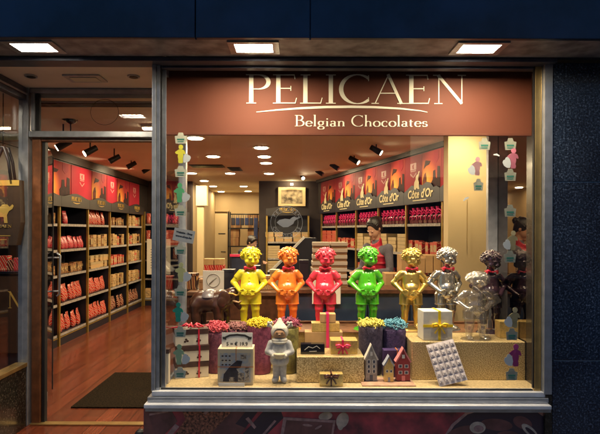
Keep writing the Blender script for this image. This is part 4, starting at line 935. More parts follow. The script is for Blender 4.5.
# clutter on the table and counter
def small(name, x, y, z, w_, d, h_, m, label, cat, rz=0, lidm=None):
    e = empty(name, (x, y, z), rz, label, cat); build('box_body', box(BM(), -w_/2, w_/2, -d/2, d/2, 0, h_, .003), m, e)
    build('lid', box(BM(), -w_/2-.003, w_/2+.003, -d/2-.003, d/2+.003, h_-.025, h_+.002, .003), lidm or m, e)
for i, (px, w_, h_, m, c) in enumerate(((193, .10, .16, WR[4], 'brown printed'), (204.5, .09, .10, M['carton'], 'plain carton'), (229, .12, .20, M['waveblack'], 'black'), (241, .10, .13, WR[5], 'red printed'), (254, .13, .24, M['waveblack'], 'tall black'), (266, .10, .14, WR[3], 'tan printed'), (275, .09, .20, M['box_cream'], 'cream'))):
    small('table_box', PX(px, 5.35), 5.35, wz+.001, w_, .12, h_, m, f'{c} lidded box on the long wooden table, {ORD[i]} from the left', 'box', .1*math.sin(i*3))
for i, (px, w_, h_, m, c) in enumerate(((296, .13, .12, WR[4], 'brown printed'), (304, .09, .26, M['waveblack'], 'tall black'), (354, .10, .09, WR[3], 'low tan'), (363, .08, .13, WR[5], 'red printed'))):
    small('counter_box', PX(px, 5.3), 5.3, czt+.001, w_, .12, h_, m, f'{c} lidded box standing on the dark counter, {ORD[i]} from the left', 'box', .1*math.sin(i*3))
e = empty('card_terminal', (PX(357, 5.12), 5.12, czt+.001), .3, 'small dark card terminal lying on the counter between the crimson and green statuettes', 'card terminal')
build('terminal_body', prism(BM(), [(-.035, 0), (.035, 0), (.035, .03), (-.035, .06)], 0, .13), M['blackmetal'], e); build('screen', box(BM(), -.028, .0, -.003, 0, .012, .034), M['ring'], e)
# ================================================================== WINDOW DISPLAY
DZ = .50
e = empty('display_platform', (0, 0, 0), label='gold cloth covered display floor with a raised wooden ledge at its back', cat='display platform')
build('platform_cloth', box(BM(), -.925, 1.705, 3.665, 4.24, .40, DZ, .004), M['display_floor'], e)
build('riser_front', box(BM(), -.925, 1.705, 4.245, 4.30, .40, .775), M['gold_paper'], e)
build('ledge', box(BM(), -.925, 1.72, 4.235, 4.66, .776, .782, .001), M['ledge_wood'], e)
build('ledge_edge', box(BM(), -.925, 1.72, 4.62, 4.66, .783, .80, .003), M['ledge_wood'], e)
build('riser_back', box(BM(), -.925, 1.72, 4.60, 4.66, 0, .775), M['dark_wood'], e)
LZ = .782
# lamp rail over the display, hidden behind the sign
e = empty('display_lamp_rail', (0, 3.86, 2.70), label='rail of small spotlights behind the sign lighting the window display', cat='lamp rail')
build('rail', box(BM(), -.85, 1.58, -.02, .02, -.03, 0, .003), M['blackmetal'], e)
for i in range(6):
    x = -.72+i*.435
    build('lamp_head', cyl(BM(), (x, .03, -.04), (x, -.01, -.13), .035, .045, 14), M['blackmetal'], e)
    l = bpy.data.lights.new('display_spot', 'SPOT'); l.energy = 42; l.spot_size = R(80); l.spot_blend = .8; l.color = (1, .80, .55); l.shadow_soft_size = .035
    o = bpy.data.objects.new('display_spot', l); COL.objects.link(o); o.parent = e; o.location = (x, -.02, -.15)
    o.rotation_euler = Vector((0, .10 if i % 2 else .28, -1)).to_track_quat('-Z', 'Y').to_euler()

# ---- the curly haired statuettes (generic child figure in a romper, hands joined at the waist)
def rotz(a): c, s = math.cos(a), math.sin(a); return np.array([[c, -s, 0], [s, c, 0], [0, 0, 1]])
HD = np.array([.012, -.012, .880]); yaw, pitch = R(20), R(20)
cy_, sy_ = math.cos(yaw), math.sin(yaw); cp, sp = math.cos(pitch), math.sin(pitch)
RH = rotz(yaw) @ np.array([[1, 0, 0], [0, cp, sp], [0, -sp, cp]]).T
def hp(x, y, z): return tuple(HD+RH @ np.array([x*1.08, y*1.04, z]))
def fingers(base, d, up, L=.05, r=.0095, spread=.017, n=4, k=.006):
    base = np.array(base); d = np.array(d, float); d /= np.linalg.norm(d); up = np.array(up, float); up /= np.linalg.norm(up); out = []
    curl = np.cross(d, up)
    for i in range(n):
        o = up*spread*(1.5-i); l = L*[.86, 1.0, .94, .76][i]
        a = base+o; b = a+d*l*.55; c_ = b+d*l*.45+np.array([0, .35*l*.4, -.01*0])
        out += [('c', tuple(a), r, tuple(b), r*.92, k), ('c', tuple(b), r*.92, tuple(c_), r*.78, k)]
    return out
bp_ = [('e', (0, .012, .425), (.088, .072, .065)), ('e', (0, -.006, .505), (.074, .060, .080)), ('e', (0, .0, .615), (.084, .058, .080)),
       ('c', (-.078, .005, .690), .032, (.078, .005, .690), .032), ('c', (0, .0, .70), .044, (.006, -.006, .80), .040)]
for s in (-1, 1):
    hx = .056*s
    bp_ += [('c', (hx, .005, .40), .064, (hx*1.15, -.01, .235), .046), ('c', (hx*1.15, -.01, .235), .044, (hx*1.18, .012, .06), .031), ('e', (hx*1.17, .016, .155), (.041, .046, .062)),
            ('e', (hx*1.15, -.030, .235), (.022, .020, .026)), ('c', (hx*1.18, .015, .032), .028, (hx*1.4, -.075, .022), .021), ('e', (hx*1.42, -.085, .020), (.028, .022, .014))]
    for t in range(4): bp_.append(('e', (hx*1.42+(t-1.5)*.013, -.104+abs(t-1)*.003, .016), (.008, .010, .009), None, .004))
# arms: elbows out, hands meeting low on the belly
bp_ += [('c', (-.100, .008, .680), .040, (-.180, .03, .560), .036), ('c', (-.180, .03, .560), .036, (-.110, -.068, .475), .022), ('e', (-.092, -.082, .462), (.026, .018, .024)),
        ('c', (.100, .008, .680), .040, (.160, .028, .550), .036), ('c', (.160, .028, .550), .036, (.082, -.082, .462), .022), ('e', (.064, -.094, .452), (.026, .018, .024))]
bp_ += fingers((-.074, -.094, .455), (1, -.15, -.35), (.25, 0, 1)) + fingers((.046, -.104, .448), (-1, -.05, -.25), (-.2, 0, 1))
bp_ += [('c', (-.086, -.094, .480), .010, (-.060, -.106, .490), .008, .006), ('c', (.058, -.106, .470), .010, (.034, -.116, .480), .008, .006)]
# head and face
bp_ += [('e', hp(0, 0, .008), (.090, .094, .096), RH, .01), ('e', hp(0, -.035, -.038), (.066, .058, .052), RH, .02), ('e', hp(0, -.070, -.072), (.022, .020, .018), RH, .02)]
for s in (-1, 1):
    bp_ += [('e', hp(.042*s, -.060, -.036), (.034, .028, .032), RH, .018), ('e', hp(.088*s, .005, -.012), (.011, .018, .026), RH, .008)]
bp_ += [('-e', hp(-.031, -.098, .000), (.018, .010, .010), RH, .010), ('-e', hp(.031, -.098, .000), (.018, .010, .010), RH, .010),
        ('e', hp(-.031, -.080, -.002), (.014, .010, .0095), RH, .003), ('e', hp(.031, -.080, -.002), (.014, .010, .0095), RH, .003),
        ('c', hp(0, -.088, .008), .009, hp(0, -.104, -.022), .0125, .010), ('e', hp(-.010, -.096, -.026), (.008, .008, .007), RH, .006), ('e', hp(.010, -.096, -.026), (.008, .008, .007), RH, .006),
        ('c', hp(-.016, -.088, -.047), .0065, hp(.016, -.088, -.047), .0065, .004), ('c', hp(-.012, -.088, -.059), .0068, hp(.012, -.088, -.059), .0068, .004), ('-e', hp(0, -.096, -.0532), (.020, .008, .0022), RH, .003),
        ('c', hp(-.044, -.083, .020), .006, hp(-.018, -.090, .024), .006, .008), ('c', hp(.044, -.083, .020), .006, hp(.018, -.090, .024), .006, .008)]
STAT_BODY = sdf_mesh('statuette_body', bp_, .0048, .011)
# romper over the trunk, upper arms and thighs
rp_ = [('c', (0, .004, .645), .066, (0, .0, .43), .088), ('c', (-.03, .004, .66), .064, (-.03, .002, .44), .080), ('c', (.03, .004, .66), .064, (.03, .002, .44), .080), ('c', (-.070, .005, .690), .042, (.070, .005, .690), .042),
       ('e', (0, -.074, .640), (.007, .006, .007), None, .002), ('e', (0, -.078, .590), (.007, .006, .007), None, .002)]
for i in range(24):
    a_, b_ = 2*math.pi*i/24, 2*math.pi*(i+1)/24; rp_.append(('c', (.092*math.cos(a_), .002+.088*math.sin(a_), .420), .010, (.092*math.cos(b_), .002+.088*math.sin(b_), .420), .010, .004))
for s in (-1, 1):
    rp_ += [('c', (.056*s, .005, .40), .072, (.064*s, -.004, .305), .064), ('c', (.092*s, .008, .682), .047, (.132*s, .018, .630), .046), ('e', (0, -.006, .49), (.096, .094, .10))]
    for i in range(16):
        a_, b_ = 2*math.pi*i/16, 2*math.pi*(i+1)/16; rp_.append(('c', (.064*s+.060*math.cos(a_), -.004+.060*math.sin(a_), .300), .008, (.064*s+.060*math.cos(b_), -.004+.060*math.sin(b_), .300), .008, .003))
rp_ += [('clip', (0, 0, .292), (0, 0, -1)), ('clip', (0, 0, .722), (0, 0, 1))]
STAT_ROMPER = sdf_mesh('statuette_romper', rp_, .0055, .010)
# curls
random.seed(11); hr = []
hr.append(('e', hp(0, .018, .028), (.094, .090, .092), RH, .01)); hr.append(('-e', hp(0, -.105, -.045), (.085, .085, .092), RH, .01))
for i in range(90):
    z = 1-2*(i+.5)/90; ph_ = i*2.39996; r_ = math.sqrt(max(0, 1-z*z)); vx, vy, vz = r_*math.cos(ph_), r_*math.sin(ph_), z
    if vz < -.55 or (vy < -.25 and vz < .42) or (vy < .1 and vz < -.2): continue
    c0 = np.array([vx*.092, vy*.094+.008, vz*.094+.016]); t1 = np.cross([vx, vy, vz], [random.random()-.5, random.random()-.5, 1]); t1 /= np.linalg.norm(t1); t2 = np.cross([vx, vy, vz], t1)
    R0 = random.uniform(.013, .018); last = None
    for q in range(5):
        a_ = q*1.25+i; p_ = c0+(t1*math.cos(a_)+t2*math.sin(a_))*R0*(1-.12*q)+np.array([vx, vy, vz])*.004*q
        if last is not None: hr.append(('c', hp(*last), .0078, hp(*p_), .0074, .003))
        last = p_
STAT_HAIR = sdf_mesh('statuette_hair', hr, .0042, .004)
bt = [('e', (.006, -.062, .738), (.012, .012, .013)), ('c', (.006, -.060, .738), .006, (-.045, -.058, .752), .018, .004), ('c', (.006, -.060, .738), .006, (.056, -.058, .752), .018, .004),
      ('c', (-.045, -.058, .756), .014, (-.050, -.055, .728), .014, .004), ('c', (.056, -.058, .756), .014, (.060, -.055, .728), .014, .004)]
for i in range(20):
    a_, b_ = 2*math.pi*i/20, 2*math.pi*(i+1)/20; bt.append(('c', (.052*math.cos(a_)+.003, .052*math.sin(a_)-.003, .742), .009, (.052*math.cos(b_)+.003, .052*math.sin(b_)-.003, .742), .009, .002))
STAT_BOW = sdf_mesh('statuette_bow', bt, .0045, .004)
bb_ = BM(); cyl(bb_, (0, -.02, 0), (0, -.02, .016), .155, .145, 20)
for v in bb_.verts: v.co.y *= .8
STAT_BASE = bpy.data.meshes.new('statuette_base'); bb_.to_mesh(STAT_BASE); bb_.free()
def gloss(name, col, rough=.22, metal=0., var=.12, coat=.6): return mat(name, col, rough, metal, var=var, vs=6, coat=coat, bump=.10, bs=14)
def statuette(px, Yd, zb, col, label, H=.71, rz=0, name='statuette', bow=True, base=None):
    e = empty(name, (PX(px, Yd), Yd, zb), rz, label, 'statuette', 'curly haired child statuettes'); s = (H*1.13, H*1.15, H)
    h0 = .012*H
    omesh('base', STAT_BASE, base or col, e, scale=s)
    omesh('body', STAT_BODY, col, e, (0, 0, h0), scale=s); omesh('romper', STAT_ROMPER, col, e, (0, 0, h0), scale=s); omesh('hair', STAT_HAIR, col, e, (0, 0, h0), scale=s)
    if bow: omesh('bow_tie', STAT_BOW, M['ribbon_red'], e, (0, 0, h0), scale=s)
    return e
YS = 4.38
C_yel = gloss('yellow_glaze', (.66, .58, .025)); C_org = gloss('orange_glaze', (.72, .19, .025)); C_red = gloss('rose_glaze', (.60, .035, .065)); C_grn = gloss('green_glaze', (.07, .40, .015))
C_gld = gloss('gold_leaf', (.60, .42, .11), .30, .85); C_sil = gloss('silver_leaf', (.55, .52, .46), .2, .9); C_blk = gloss('dark_chocolate_glaze', (.030, .014, .022), .16); 
statuette(250, YS, LZ, C_yel, 'bright yellow glossy child statuette with red bow tie behind the yellow topped pot', .672)
statuette(287.5, YS, LZ, C_org, 'orange glossy child statuette with red bow tie behind the winter figure', .672, .12)
statuette(325, YS+.02, LZ, C_red, 'crimson pink glossy child statuette standing behind the ribboned kraft boxes', .668, -.08)
statuette(367.5, YS, LZ, C_grn, 'bright green glossy child statuette behind the pot with yellow paper curls', .676, .10)
statuette(411, YS, LZ, C_gld, 'gold child statuette with red bow tie left of the white yellow ribboned gift', .668, -.10)
statuette(446, YS, LZ, C_sil, 'silver child statuette with red bow tie behind the white yellow ribboned gift', .674, .14)
statuette(490, 4.25, LZ, C_blk, 'dark chocolate brown child statuette with red bow tie beside the mirror', .655, .04)
GZ = PZ(341.5, 3.86)
e = statuette(476, 3.97, GZ, M['plastic'], 'clear plastic child shaped mould standing on the glitter block before the dark statuette', .505, .0, 'clear_mould', False)
e.scale = (1.34, 1.1, 1)
o = omesh('flange', STAT_BODY, M['film'], e, (.03, .07, -.01), scale=(.70, .09, .53))

# ---- elephant statuette
def elephant():
    e = empty('elephant_statuette', (PX(212.5, 4.42), 4.42, LZ+.002), label='dark chocolate elephant statuette with raised curled trunk left of the yellow statuette', cat='elephant statuette')
    p = [('e', (-.02, 0, .20), (.125, .085, .088)), ('e', (-.09, .0, .195), (.075, .08, .085)), ('e', (.07, 0, .215), (.07, .075, .08)),
         ('e', (.145, -.01, .245), (.055, .052, .062)), ('e', (.165, -.01, .275), (.04, .042, .04))]
    for x, y, f in ((-.115, -.045, 0), (-.10, .05, 0), (.055, -.045, 1), (.08, .05, 1)):
        p += [('c', (x, y, .17), .046, (x+.01*f, y, .085), .034), ('c', (x+.01*f, y, .085), .033, (x+.008, y, .022), .032)]
        for t in (-1, 0, 1): p.append(('e', (x+.034, y+t*.014, .014), (.009, .008, .010), None, .004))
    tr = [(.185, -.015, .245), (.205, -.02, .195), (.225, -.02, .165), (.250, -.02, .170), (.262, -.02, .20), (.255, -.02, .235), (.243, -.02, .255)]
    rr = [.034, .028, .023, .019, .016, .014, .013]
    for i in range(len(tr)-1): p.append(('c', tr[i], rr[i], tr[i+1], rr[i+1], .01))
    p += [('c', (-.165, 0, .21), .012, (-.185, .0, .15), .007), ('c', (-.185, 0, .15), .007, (-.18, 0, .11), .010),
          ('e', (.17, -.055, .262), (.007, .006, .007), None, .003)]
    omesh('body', sdf_mesh('elephant_body', p, .0042, .02), M['choc'], e)
    for s in (-1, 1):
        er = [('e', (.112, -.01+s*.066, .235), (.048, .012, .062)), ('e', (.095, -.01+s*.074, .20), (.034, .010, .040))]
        omesh('ear', sdf_mesh('elephant_ear', er, .0035, .012), M['choc'], e)
        omesh('tusk', sdf_mesh('elephant_tusk', [('c', (.175, -.01+s*.036, .215), .009, (.215, -.01+s*.042, .205), .006), ('c', (.215, -.01+s*.042, .205), .006, (.24, -.01+s*.04, .22), .003)], .003, .004), mat('tusk', (.55, .35, .18), .3, coat=.3) if s < 0 else bpy.data.materials['tusk'], e)
    bl = BM(); box(bl, -.075, .045, -.09, .09, .20, .295, .01); 
    o = omesh('saddle_cloth', sdf_mesh('elephant_cloth', [('e', (-.02, 0, .205), (.082, .094, .094)), ('clip', (0, 0, .235), (0, 0, -1))], .004), mat('grey_cloth', (.12, .10, .11), .4, var=.3, vs=30, coat=.3), e); bl.free()
    cb = [('c', (.16+.05*math.cos(a_), -.03+.045*math.sin(a_), .268+.01*math.sin(3*a_)), .006, (.16+.05*math.cos(a_+.5), -.03+.045*math.sin(a_+.5), .268+.01*math.sin(3*a_+1.5)), .006) for a_ in np.arange(0, 6.3, .5)]
    omesh('head_band', sdf_mesh('elephant_band', cb, .0035, .003), M['gold_ink'], e)
    e.scale = (1.12, 1.12, 1.08); e.rotation_euler = (0, 0, -.12)
elephant()

# ---- winter child ceramic figure
def snow_figure():
    e = empty('winter_figure', (PX(280, 3.80), 3.80, DZ+.001), label='grey ceramic winter child figure in pointed hood and scarf holding a bowl', cat='figurine'); k = .465
    gw = mat('ceramic_grey', (.58, .58, .58), .6, var=.25, vs=25, bump=.3, bs=120); gl = mat('ceramic_cream', (.74, .70, .60), .65, var=.2, vs=30, bump=.3, bs=120); tan = mat('ceramic_tan', (.50, .28, .14), .5, var=.15)
    S = lambda pr: pr
    legs = []
    for s in (-1, 1): legs += [('c', (.055*s, 0, .30), .058, (.055*s, 0, .10), .050), ('c', (.060*s, .01, .05), .050, (.075*s, -.06, .042), .044)]
    omesh('legs', sdf_mesh('figure_legs', legs, .007, .02), gw, e, scale=(k,)*3)
    omesh('coat', sdf_mesh('figure_coat', [('c', (0, 0, .62), .105, (0, 0, .36), .150), ('c', (-.13, 0, .60), .06, (-.175, -.02, .48), .055), ('c', (-.175, -.02, .48), .05, (-.09, -.12, .45), .04), ('c', (.13, 0, .60), .06, (.175, -.02, .48), .055), ('c', (.175, -.02, .48), .05, (.09, -.12, .45), .04), ('clip', (0, 0, .285), (0, 0, -1))], .0075, .02), gw, e, scale=(k,)*3)
    omesh('scarf', sdf_mesh('figure_scarf', [('e', (0, -.01, .665), (.125, .115, .045)), ('e', (.0, -.03, .635), (.115, .105, .035))], .0065, .01), gl, e, scale=(k,)*3)
    fc = [('e', (0, -.015, .765), (.115, .105, .10)), ('e', (0, -.112, .755), (.022, .02, .018), None, .005)]
    omesh('face', sdf_mesh('figure_face', fc, .006, .012), tan, e, scale=(k,)*3)
    omesh('nose', sdf_mesh('figure_nose', [('e', (0, -.135, .757), (.017, .012, .013))], .004), M['choc'], e, scale=(k,)*3)
    for s in (-1, 1): omesh('eye', sdf_mesh('figure_eye', [('e', (.04*s, -.112, .785), (.009, .008, .010))], .003), M['black_gloss'], e, scale=(k,)*3)
    hd = [('e', (0, .012, .785), (.140, .125, .120)), ('c', (0, .01, .85), .105, (0.0, .02, .97), .03), ('-e', (0, -.115, .758), (.088, .10, .085), None, .012)]
    omesh('hood', sdf_mesh('figure_hood', hd, .007, .03), gl, e, scale=(k,)*3)
    for s in (-1, 1): omesh('pompom', sdf_mesh('figure_pompom', [('e', (.155*s, 0, .885), (.030, .030, .032)), ('e', (.175*s, -.01, .925), (.024, .024, .024)), ('e', (.128*s, 0, .925), (.022, .022, .024)), ('e', (.185*s, 0, .88), (.022, .022, .022)), ('c', (.10*s, 0, .83), .018, (.15*s, 0, .88), .022)], .006, .008), gl, e, scale=(k,)*3)
    bw_ = BM(); cyl(bw_, (0, -.15, .405), (0, -.15, .475), .055, .095, 20); cyl(bw_, (0, -.15, .4755), (0, -.15, .482), .085, .085, 20)
    o = build('bowl', bw_, mat('bowl_cream', (.66, .58, .42), .5, var=.15), e); o.scale = (k,)*3
    for s in (-1, 1): omesh('mitten', sdf_mesh('figure_mitten', [('e', (.085*s, -.15, .44), (.035, .04, .035)), ('e', (.065*s, -.19, .46), (.013, .016, .02), None, .01)], .006, .012), gl, e, scale=(k,)*3)
snow_figure()

# ---- pots topped with paper curls
def curls(r_, hgt, n, seed, w0=.006):
    random.seed(seed); bm = BM()
    for i in range(n):
        a_ = random.uniform(0, 6.283); q = math.sqrt(random.random())*r_; c = Vector((q*math.cos(a_), q*math.sin(a_), hgt*math.sqrt(max(0, 1-(q/(r_*1.15))**2))*random.uniform(.6, 1.05)))
        d = Vector((random.uniform(-1, 1), random.uniform(-1, 1), random.uniform(-.4, .6))).normalized(); u = d.cross(Vector((0, 0, 1))).normalized(); v = d.cross(u)
        rr = random.uniform(.008, .014); L = random.uniform(.03, .055); ph_ = random.uniform(0, 6); pts = []
        for t in range(9): tt = t/8; pts.append(c+d*(tt-.5)*L+(u*math.cos(ph_+tt*7)+v*math.sin(ph_+tt*7))*rr)
        tube(bm, pts, .0034, 5)
    return bm
def pot(px, Yd, w_px, y_top, fabric, tuft, label, seed, tuft_h=.05, topband=None):
    r_ = w_px*Yd/F/2; zt_ = PZ(y_top, Yd)-tuft_h*.7-DZ
    e = empty('gift_pot', (PX(px, Yd), Yd, DZ+.001), label=label, cat='gift pot', group='fabric wrapped pots with paper curls')
    bm = BM(); n = 28; prof = [(0, .86), (.02, .92), (.3, .98), (.6, .97), (.85, 1.0), (.97, 1.02), (1.0, .98)]; rings = []
    random.seed(seed)
    for t, q in prof: rings.append([bm.verts.new((r_*q*(1+.03*math.sin(k*3+t*5))*math.cos(2*math.pi*k/n), r_*q*(1+.03*math.sin(k*3+t*5))*math.sin(2*math.pi*k/n), zt_*t)) for k in range(n)])
    for A, B in zip(rings, rings[1:]):
        for k in range(n): bm.faces.new((A[k], A[(k+1) % n], B[(k+1) % n], B[k]))
    bm.faces.new(rings[0][::-1]); bm.faces.new(rings[-1])
    build('pot_body', bm, fabric, e, smooth=True)
    o = build('paper_curls', curls(r_*1.05, tuft_h, 150, seed), tuft, e, (0, 0, zt_-.004)); o['kind'] = 'stuff'
    return e
fab = lambda n, c, c2: mat(n, c, .8, vs=35, col2=c2, bump=.4, bs=90)
tuf = lambda n, c: mat(n, c, .6, var=.4, vs=40)
pot(217, 4.08, 22, 325, fab('fabric_violet', (.24, .07, .12), (.12, .03, .07)), tuf('curl_pink', (.70, .10, .14)), 'violet fabric pot heaped with rose pink paper curls', 1, .08)
pot(238, 4.12, 22, 325, fab('fabric_plum', (.20, .08, .12), (.10, .03, .06)), tuf('curl_mauve', (.38, .17, .16)), 'plum pot with mauve brown paper curls behind the priced gift box', 2)
pot(260, 4.06, 24, 321, fab('fabric_rose', (.30, .07, .14), (.16, .03, .08)), tuf('curl_yellow', (.80, .62, .02)), 'rose fabric pot topped with bright yellow paper curls left of the winter figure', 3)
pot(287, 4.08, 24, 321, fab('fabric_olive', (.26, .24, .06), (.14, .12, .04)), tuf('curl_plum', (.34, .06, .12)), 'olive fabric pot with plum paper curls behind the winter figure', 4, .07)
pot(371, 4.05, 24, 321, fab('fabric_slate', (.085, .07, .11), (.04, .03, .06)), tuf('curl_lime', (.70, .62, .12)), 'slate grey pot topped with pale yellow paper curls under the green statuette', 5)
pot(394, 4.08, 24, 322, fab('fabric_indigo', (.10, .06, .16), (.05, .03, .09)), tuf('curl_blue', (.12, .36, .48)), 'indigo fabric pot heaped with light blue paper curls', 6, .07)

# ---- boxes
def gift(px0, px1, py0, py1, Yd, dep, m, label, zb=None, name='gift_box', rz=0, cat='gift box', group=None):
    x0_, x1_ = PX(px0, Yd), PX(px1, Yd); zb = PZ(py1, Yd) if zb is None else zb; hh = PZ(py0, Yd)-zb
    e = empty(name, ((x0_+x1_)/2, Yd+dep/2, zb+.001), rz, label, cat, group); hw = (x1_-x0_)/2
    build('box_body', box(BM(), -hw, hw, -dep/2, dep/2, 0, hh-.001, .004), m, e)
    return e, hw, hh-.001, dep/2
def ribbon(e, hw, hh, hd, m, w_=.012, x=0, horiz=False, bow=True, bs_=1.0, bz=None):
    t = .0025; bm = BM()
    box(bm, x-w_, x+w_, -hd-t, hd+t, hh, hh+t); box(bm, x-w_, x+w_, -hd-t, -hd, 0.001, hh); box(bm, x-w_, x+w_, hd, hd+t, 0.001, hh)
    build('ribbon', bm, m, e)
    if horiz:
        z = hh*.5; b2 = BM(); box(b2, -hw-t, hw+t, -hd-t*2, -hd-t*1.05, z-w_, z+w_); build('ribbon', b2, m, e)
    if bow:
        z = bz if bz is not None else (hh*.5 if horiz else hh*.6); b3 = BM()
        yy = -hd-.010
        for s in (-1, 1):
            P_ = [(x, yy, z), (x+s*.03*bs_, yy-.014, z+.020*bs_), (x+s*.055*bs_, yy-.010, z+.014*bs_), (x+s*.05*bs_, yy-.002, z-.008*bs_), (x, yy, z)]
            tube(b3, P_, [.004, .009*bs_, .009*bs_, .008*bs_, .004], 8)
            tube(b3, [(x, yy, z), (x+s*.022*bs_, yy-.004, z-.028*bs_), (x+s*.038*bs_, yy-.002, z-.055*bs_)], [.004, .006*bs_, .007*bs_], 6)
        ball(b3, (x, yy-.004, z), .010*bs_, 10); build('bow', b3, m, e)
# three white lidded boxes with ribbon at the left
wl_ = mat('white_print_box', (.74, .68, .58), .5, var=.06); bl_ = mat('brown_print_lid', (.075, .035, .028), .4, var=.3, vs=30)
lw = ['lowest', 'middle', 'top']
xL = PX(188, 3.86)
for q in range(3):
    e = empty('praline_box', (xL+[0, .006, -.004][q], 3.98, DZ+.001+q*.1215), [.30, .27, .32][q], f'{lw[q]} of three stacked white praline boxes with dark brown lids at the left', 'praline box', 'stacked white praline boxes')
    build('box_body', box(BM(), -.122, .122, -.09, .09, 0, .120, .003), wl_, e)
    build('lid', box(BM(), -.125, .125, -.093, .093, .080, .1208, .003), bl_, e)
    for dx in (-.05, .04):
        b4 = BM()
        for a_, b_ in ((0, 0), (.018, .004), (.008, .016)): ball(b4, (dx+a_, -.0905, .030+b_), .010, 10, (1, .12, .8))
        build('praline_print', b4, M['choc'], e)
    bq = BM(); box(bq, .045, .057, -.096, -.0935, 0, .121); build('ribbon', bq, M['ribbon_red'], e)
b5 = BM(); tube(b5, [(xL-.13, 3.9, DZ+.372), (xL-.02, 3.93, DZ+.384), (xL+.04, 3.90, DZ+.378), (xL+.10, 3.96, DZ+.373)], .005, 6)
random.seed(5)
for i in range(7): a_ = i*.9; tube(b5, [(xL+.02, 3.92, DZ+.375), (xL+.02+.05*math.cos(a_), 3.92+.03*math.sin(a_), DZ+.40), (xL+.02+.09*math.cos(a_), 3.92+.05*math.sin(a_), DZ+.378)], [.004, .008, .006], 6)
tag(build('ribbon_bow', b5, M['ribbon_red']), 'loose red ribbon bow lying on the top praline box', 'ribbon')
e, hw, hh, hd = gift(161, 169, 350, 381, 3.75, .05, wl_, 'slim white box standing for the praline box reflection at the far left corner behind the window frame', zb=DZ)  # solid box built where the praline boxes are reflected
build('lid', box(BM(), -hw-.002, hw+.002, -hd-.002, hd+.002, hh-.03, hh+.002, .002), bl_, e)
# priced box with pictures and price card
e, hw, hh, hd = gift(218, 253.5, 349, 384, 3.72, .15, mat('cream_picture_box', (.74, .62, .40), .5, var=.06), 'square cream box with blue picture front and thin orange ribbon under the price card', zb=DZ)
z0_ = .02; pic = mat('picture_blue', (.30, .38, .50), .45, vs=26, col2=(.62, .52, .36)); pic2 = mat('picture_warm', (.60, .50, .36), .45, vs=60, col2=(.05, .04, .05)); drk = mat('picture_dark', (.03, .025, .04), .4, var=.5, vs=30)
build('picture', box(BM(), -hw+.018, hw-.018, -hd-.002, -hd, .02, hh-.03), pic, e)
b6 = BM(); prism(b6, [(-hw*.70, .025), (-hw*.65, hh*.30), (-hw*.30, hh*.52), (hw*.10, hh*.68), (hw*.40, hh*.66), (hw*.30, hh*.48), (hw*.05, hh*.45), (hw*.25, hh*.30), (hw*.45, .025)], -hd-.0035, -hd-.002); build('printed_figure', b6, drk, e)
for (a_, b_, c_, d_) in ((.15, .10, .50, .34), (.55, .12, .78, .50), (.30, .72, .62, .84), (-.35, .10, -.05, .22)):
    build('printed_patch', box(BM(), hw*a_, hw*c_, -hd-.0048, -hd-.0036, hh*b_, hh*d_), pic2, e)
for i in range(9):
    a_ = (-.72+.20*(i % 3))*hw; b_ = hh*(.80-.12*(i//3)); b7 = BM(); ball(b7, (a_, -hd-.0022, b_), .008, 8, (1, .15, .7)); build('printed_praline', b7, M['choc'], e)
ribbon(e, hw, hh, hd, M['ribbon_orange'], .0022, .005, True, False)
e = empty('price_card', (PX(237, 3.74), 3.76, DZ+hh+.003), label='white price card with dark banner standing on the cream picture box', cat='price card', rot=(R(-8), 0, 0))
cw, chh = 31*3.74/F/2, 14.5*3.74/F
build('card', box(BM(), -cw, cw, 0, .003, 0, chh, .001), M['white'], e)
font_mesh('lettering', '5 = € 19.9', .036, M['ink'], e, (0, -.001, .022), bold=.0006, extr=.0004)
b8 = BM(); ribbon_poly(b8, [(-cw*.85, chh*.62), (-cw*.5, chh*.80), (0, chh*.85), (cw*.5, chh*.80), (cw*.85, chh*.62)], [.014]*5, -.0012, 0); build('banner', b8, M['ink'], e)
for s in (-1, 1):
    b8 = BM(); prism(b8, [(s*cw*.93, chh*.55), (s*cw*.70, chh*.50), (s*cw*.72, chh*.68), (s*cw*.95, chh*.72)], -.0016, 0); build('banner_end', b8, M['ink'], e)
tag(build('shelf_label', box(BM(), PX(219, 3.68), PX(245, 3.68), 3.682, 3.685, DZ+.001, DZ+.026), M['white']), 'long white blank label leaning at the foot of the picture box', 'label')
# gold boxes in the middle
big, hw, hh, hd = gift(297, 364.5, 357, 382, 3.78, .30, M['glitter'], 'wide low gold glitter box in the middle of the display', zb=DZ, name='glitter_box'); zbig = DZ+hh+.002
e, hw, hh, hd = gift(301, 325, 344, 355.5, 3.86, .06, M['black_gloss'], 'small black gloss box with pale swirl lying on the gold glitter box', zb=zbig)
b9 = BM(); ribbon_poly(b9, [(-.06, .03), (-.03, .055), (0, .045), (.03, .06), (.055, .04)], [.004, .007, .005, .006, .003], -hd-.002, -hd); build('swirl', b9, M['ring'], e); 
b9 = BM(); ribbon_poly(b9, [(-.025, .02), (.03, .022)], [.006, .006], -hd-.002, -hd); build('printed_line', b9, M['ring'], e)
e, hw, hh, hd = gift(331, 358, 340.5, 357, 3.86, .14, M['gold_paper'], 'gold box with crimson ribbon and bow on the gold glitter box', zb=zbig); ribbon(e, hw, hh, hd, M['ribbon_pink'], .007, -.01, False, True, .9, .055)
e, hw, hh, hd = gift(320, 343.5, 374, 388, 3.69, .07, M['gold_paper'], 'little gold box with dark bow at the front edge of the display', zb=DZ); ribbon(e, hw, hh, hd, M['ribbon_dark'], .006, 0, False, True, .9, .07)
e, hw, hh, hd = gift(305, 343, 332, 371, 4.12, .11, M['kraft'], 'large kraft box behind the gold glitter box, lowest of its stack', zb=DZ); z_ = DZ+hh+.002
e, hw, hh, hd = gift(312, 340, 323, 332, 4.12, .10, M['gold_paper'], 'flat gold box in the middle of the stack below the crimson statuette', zb=z_); z_ += hh+.002
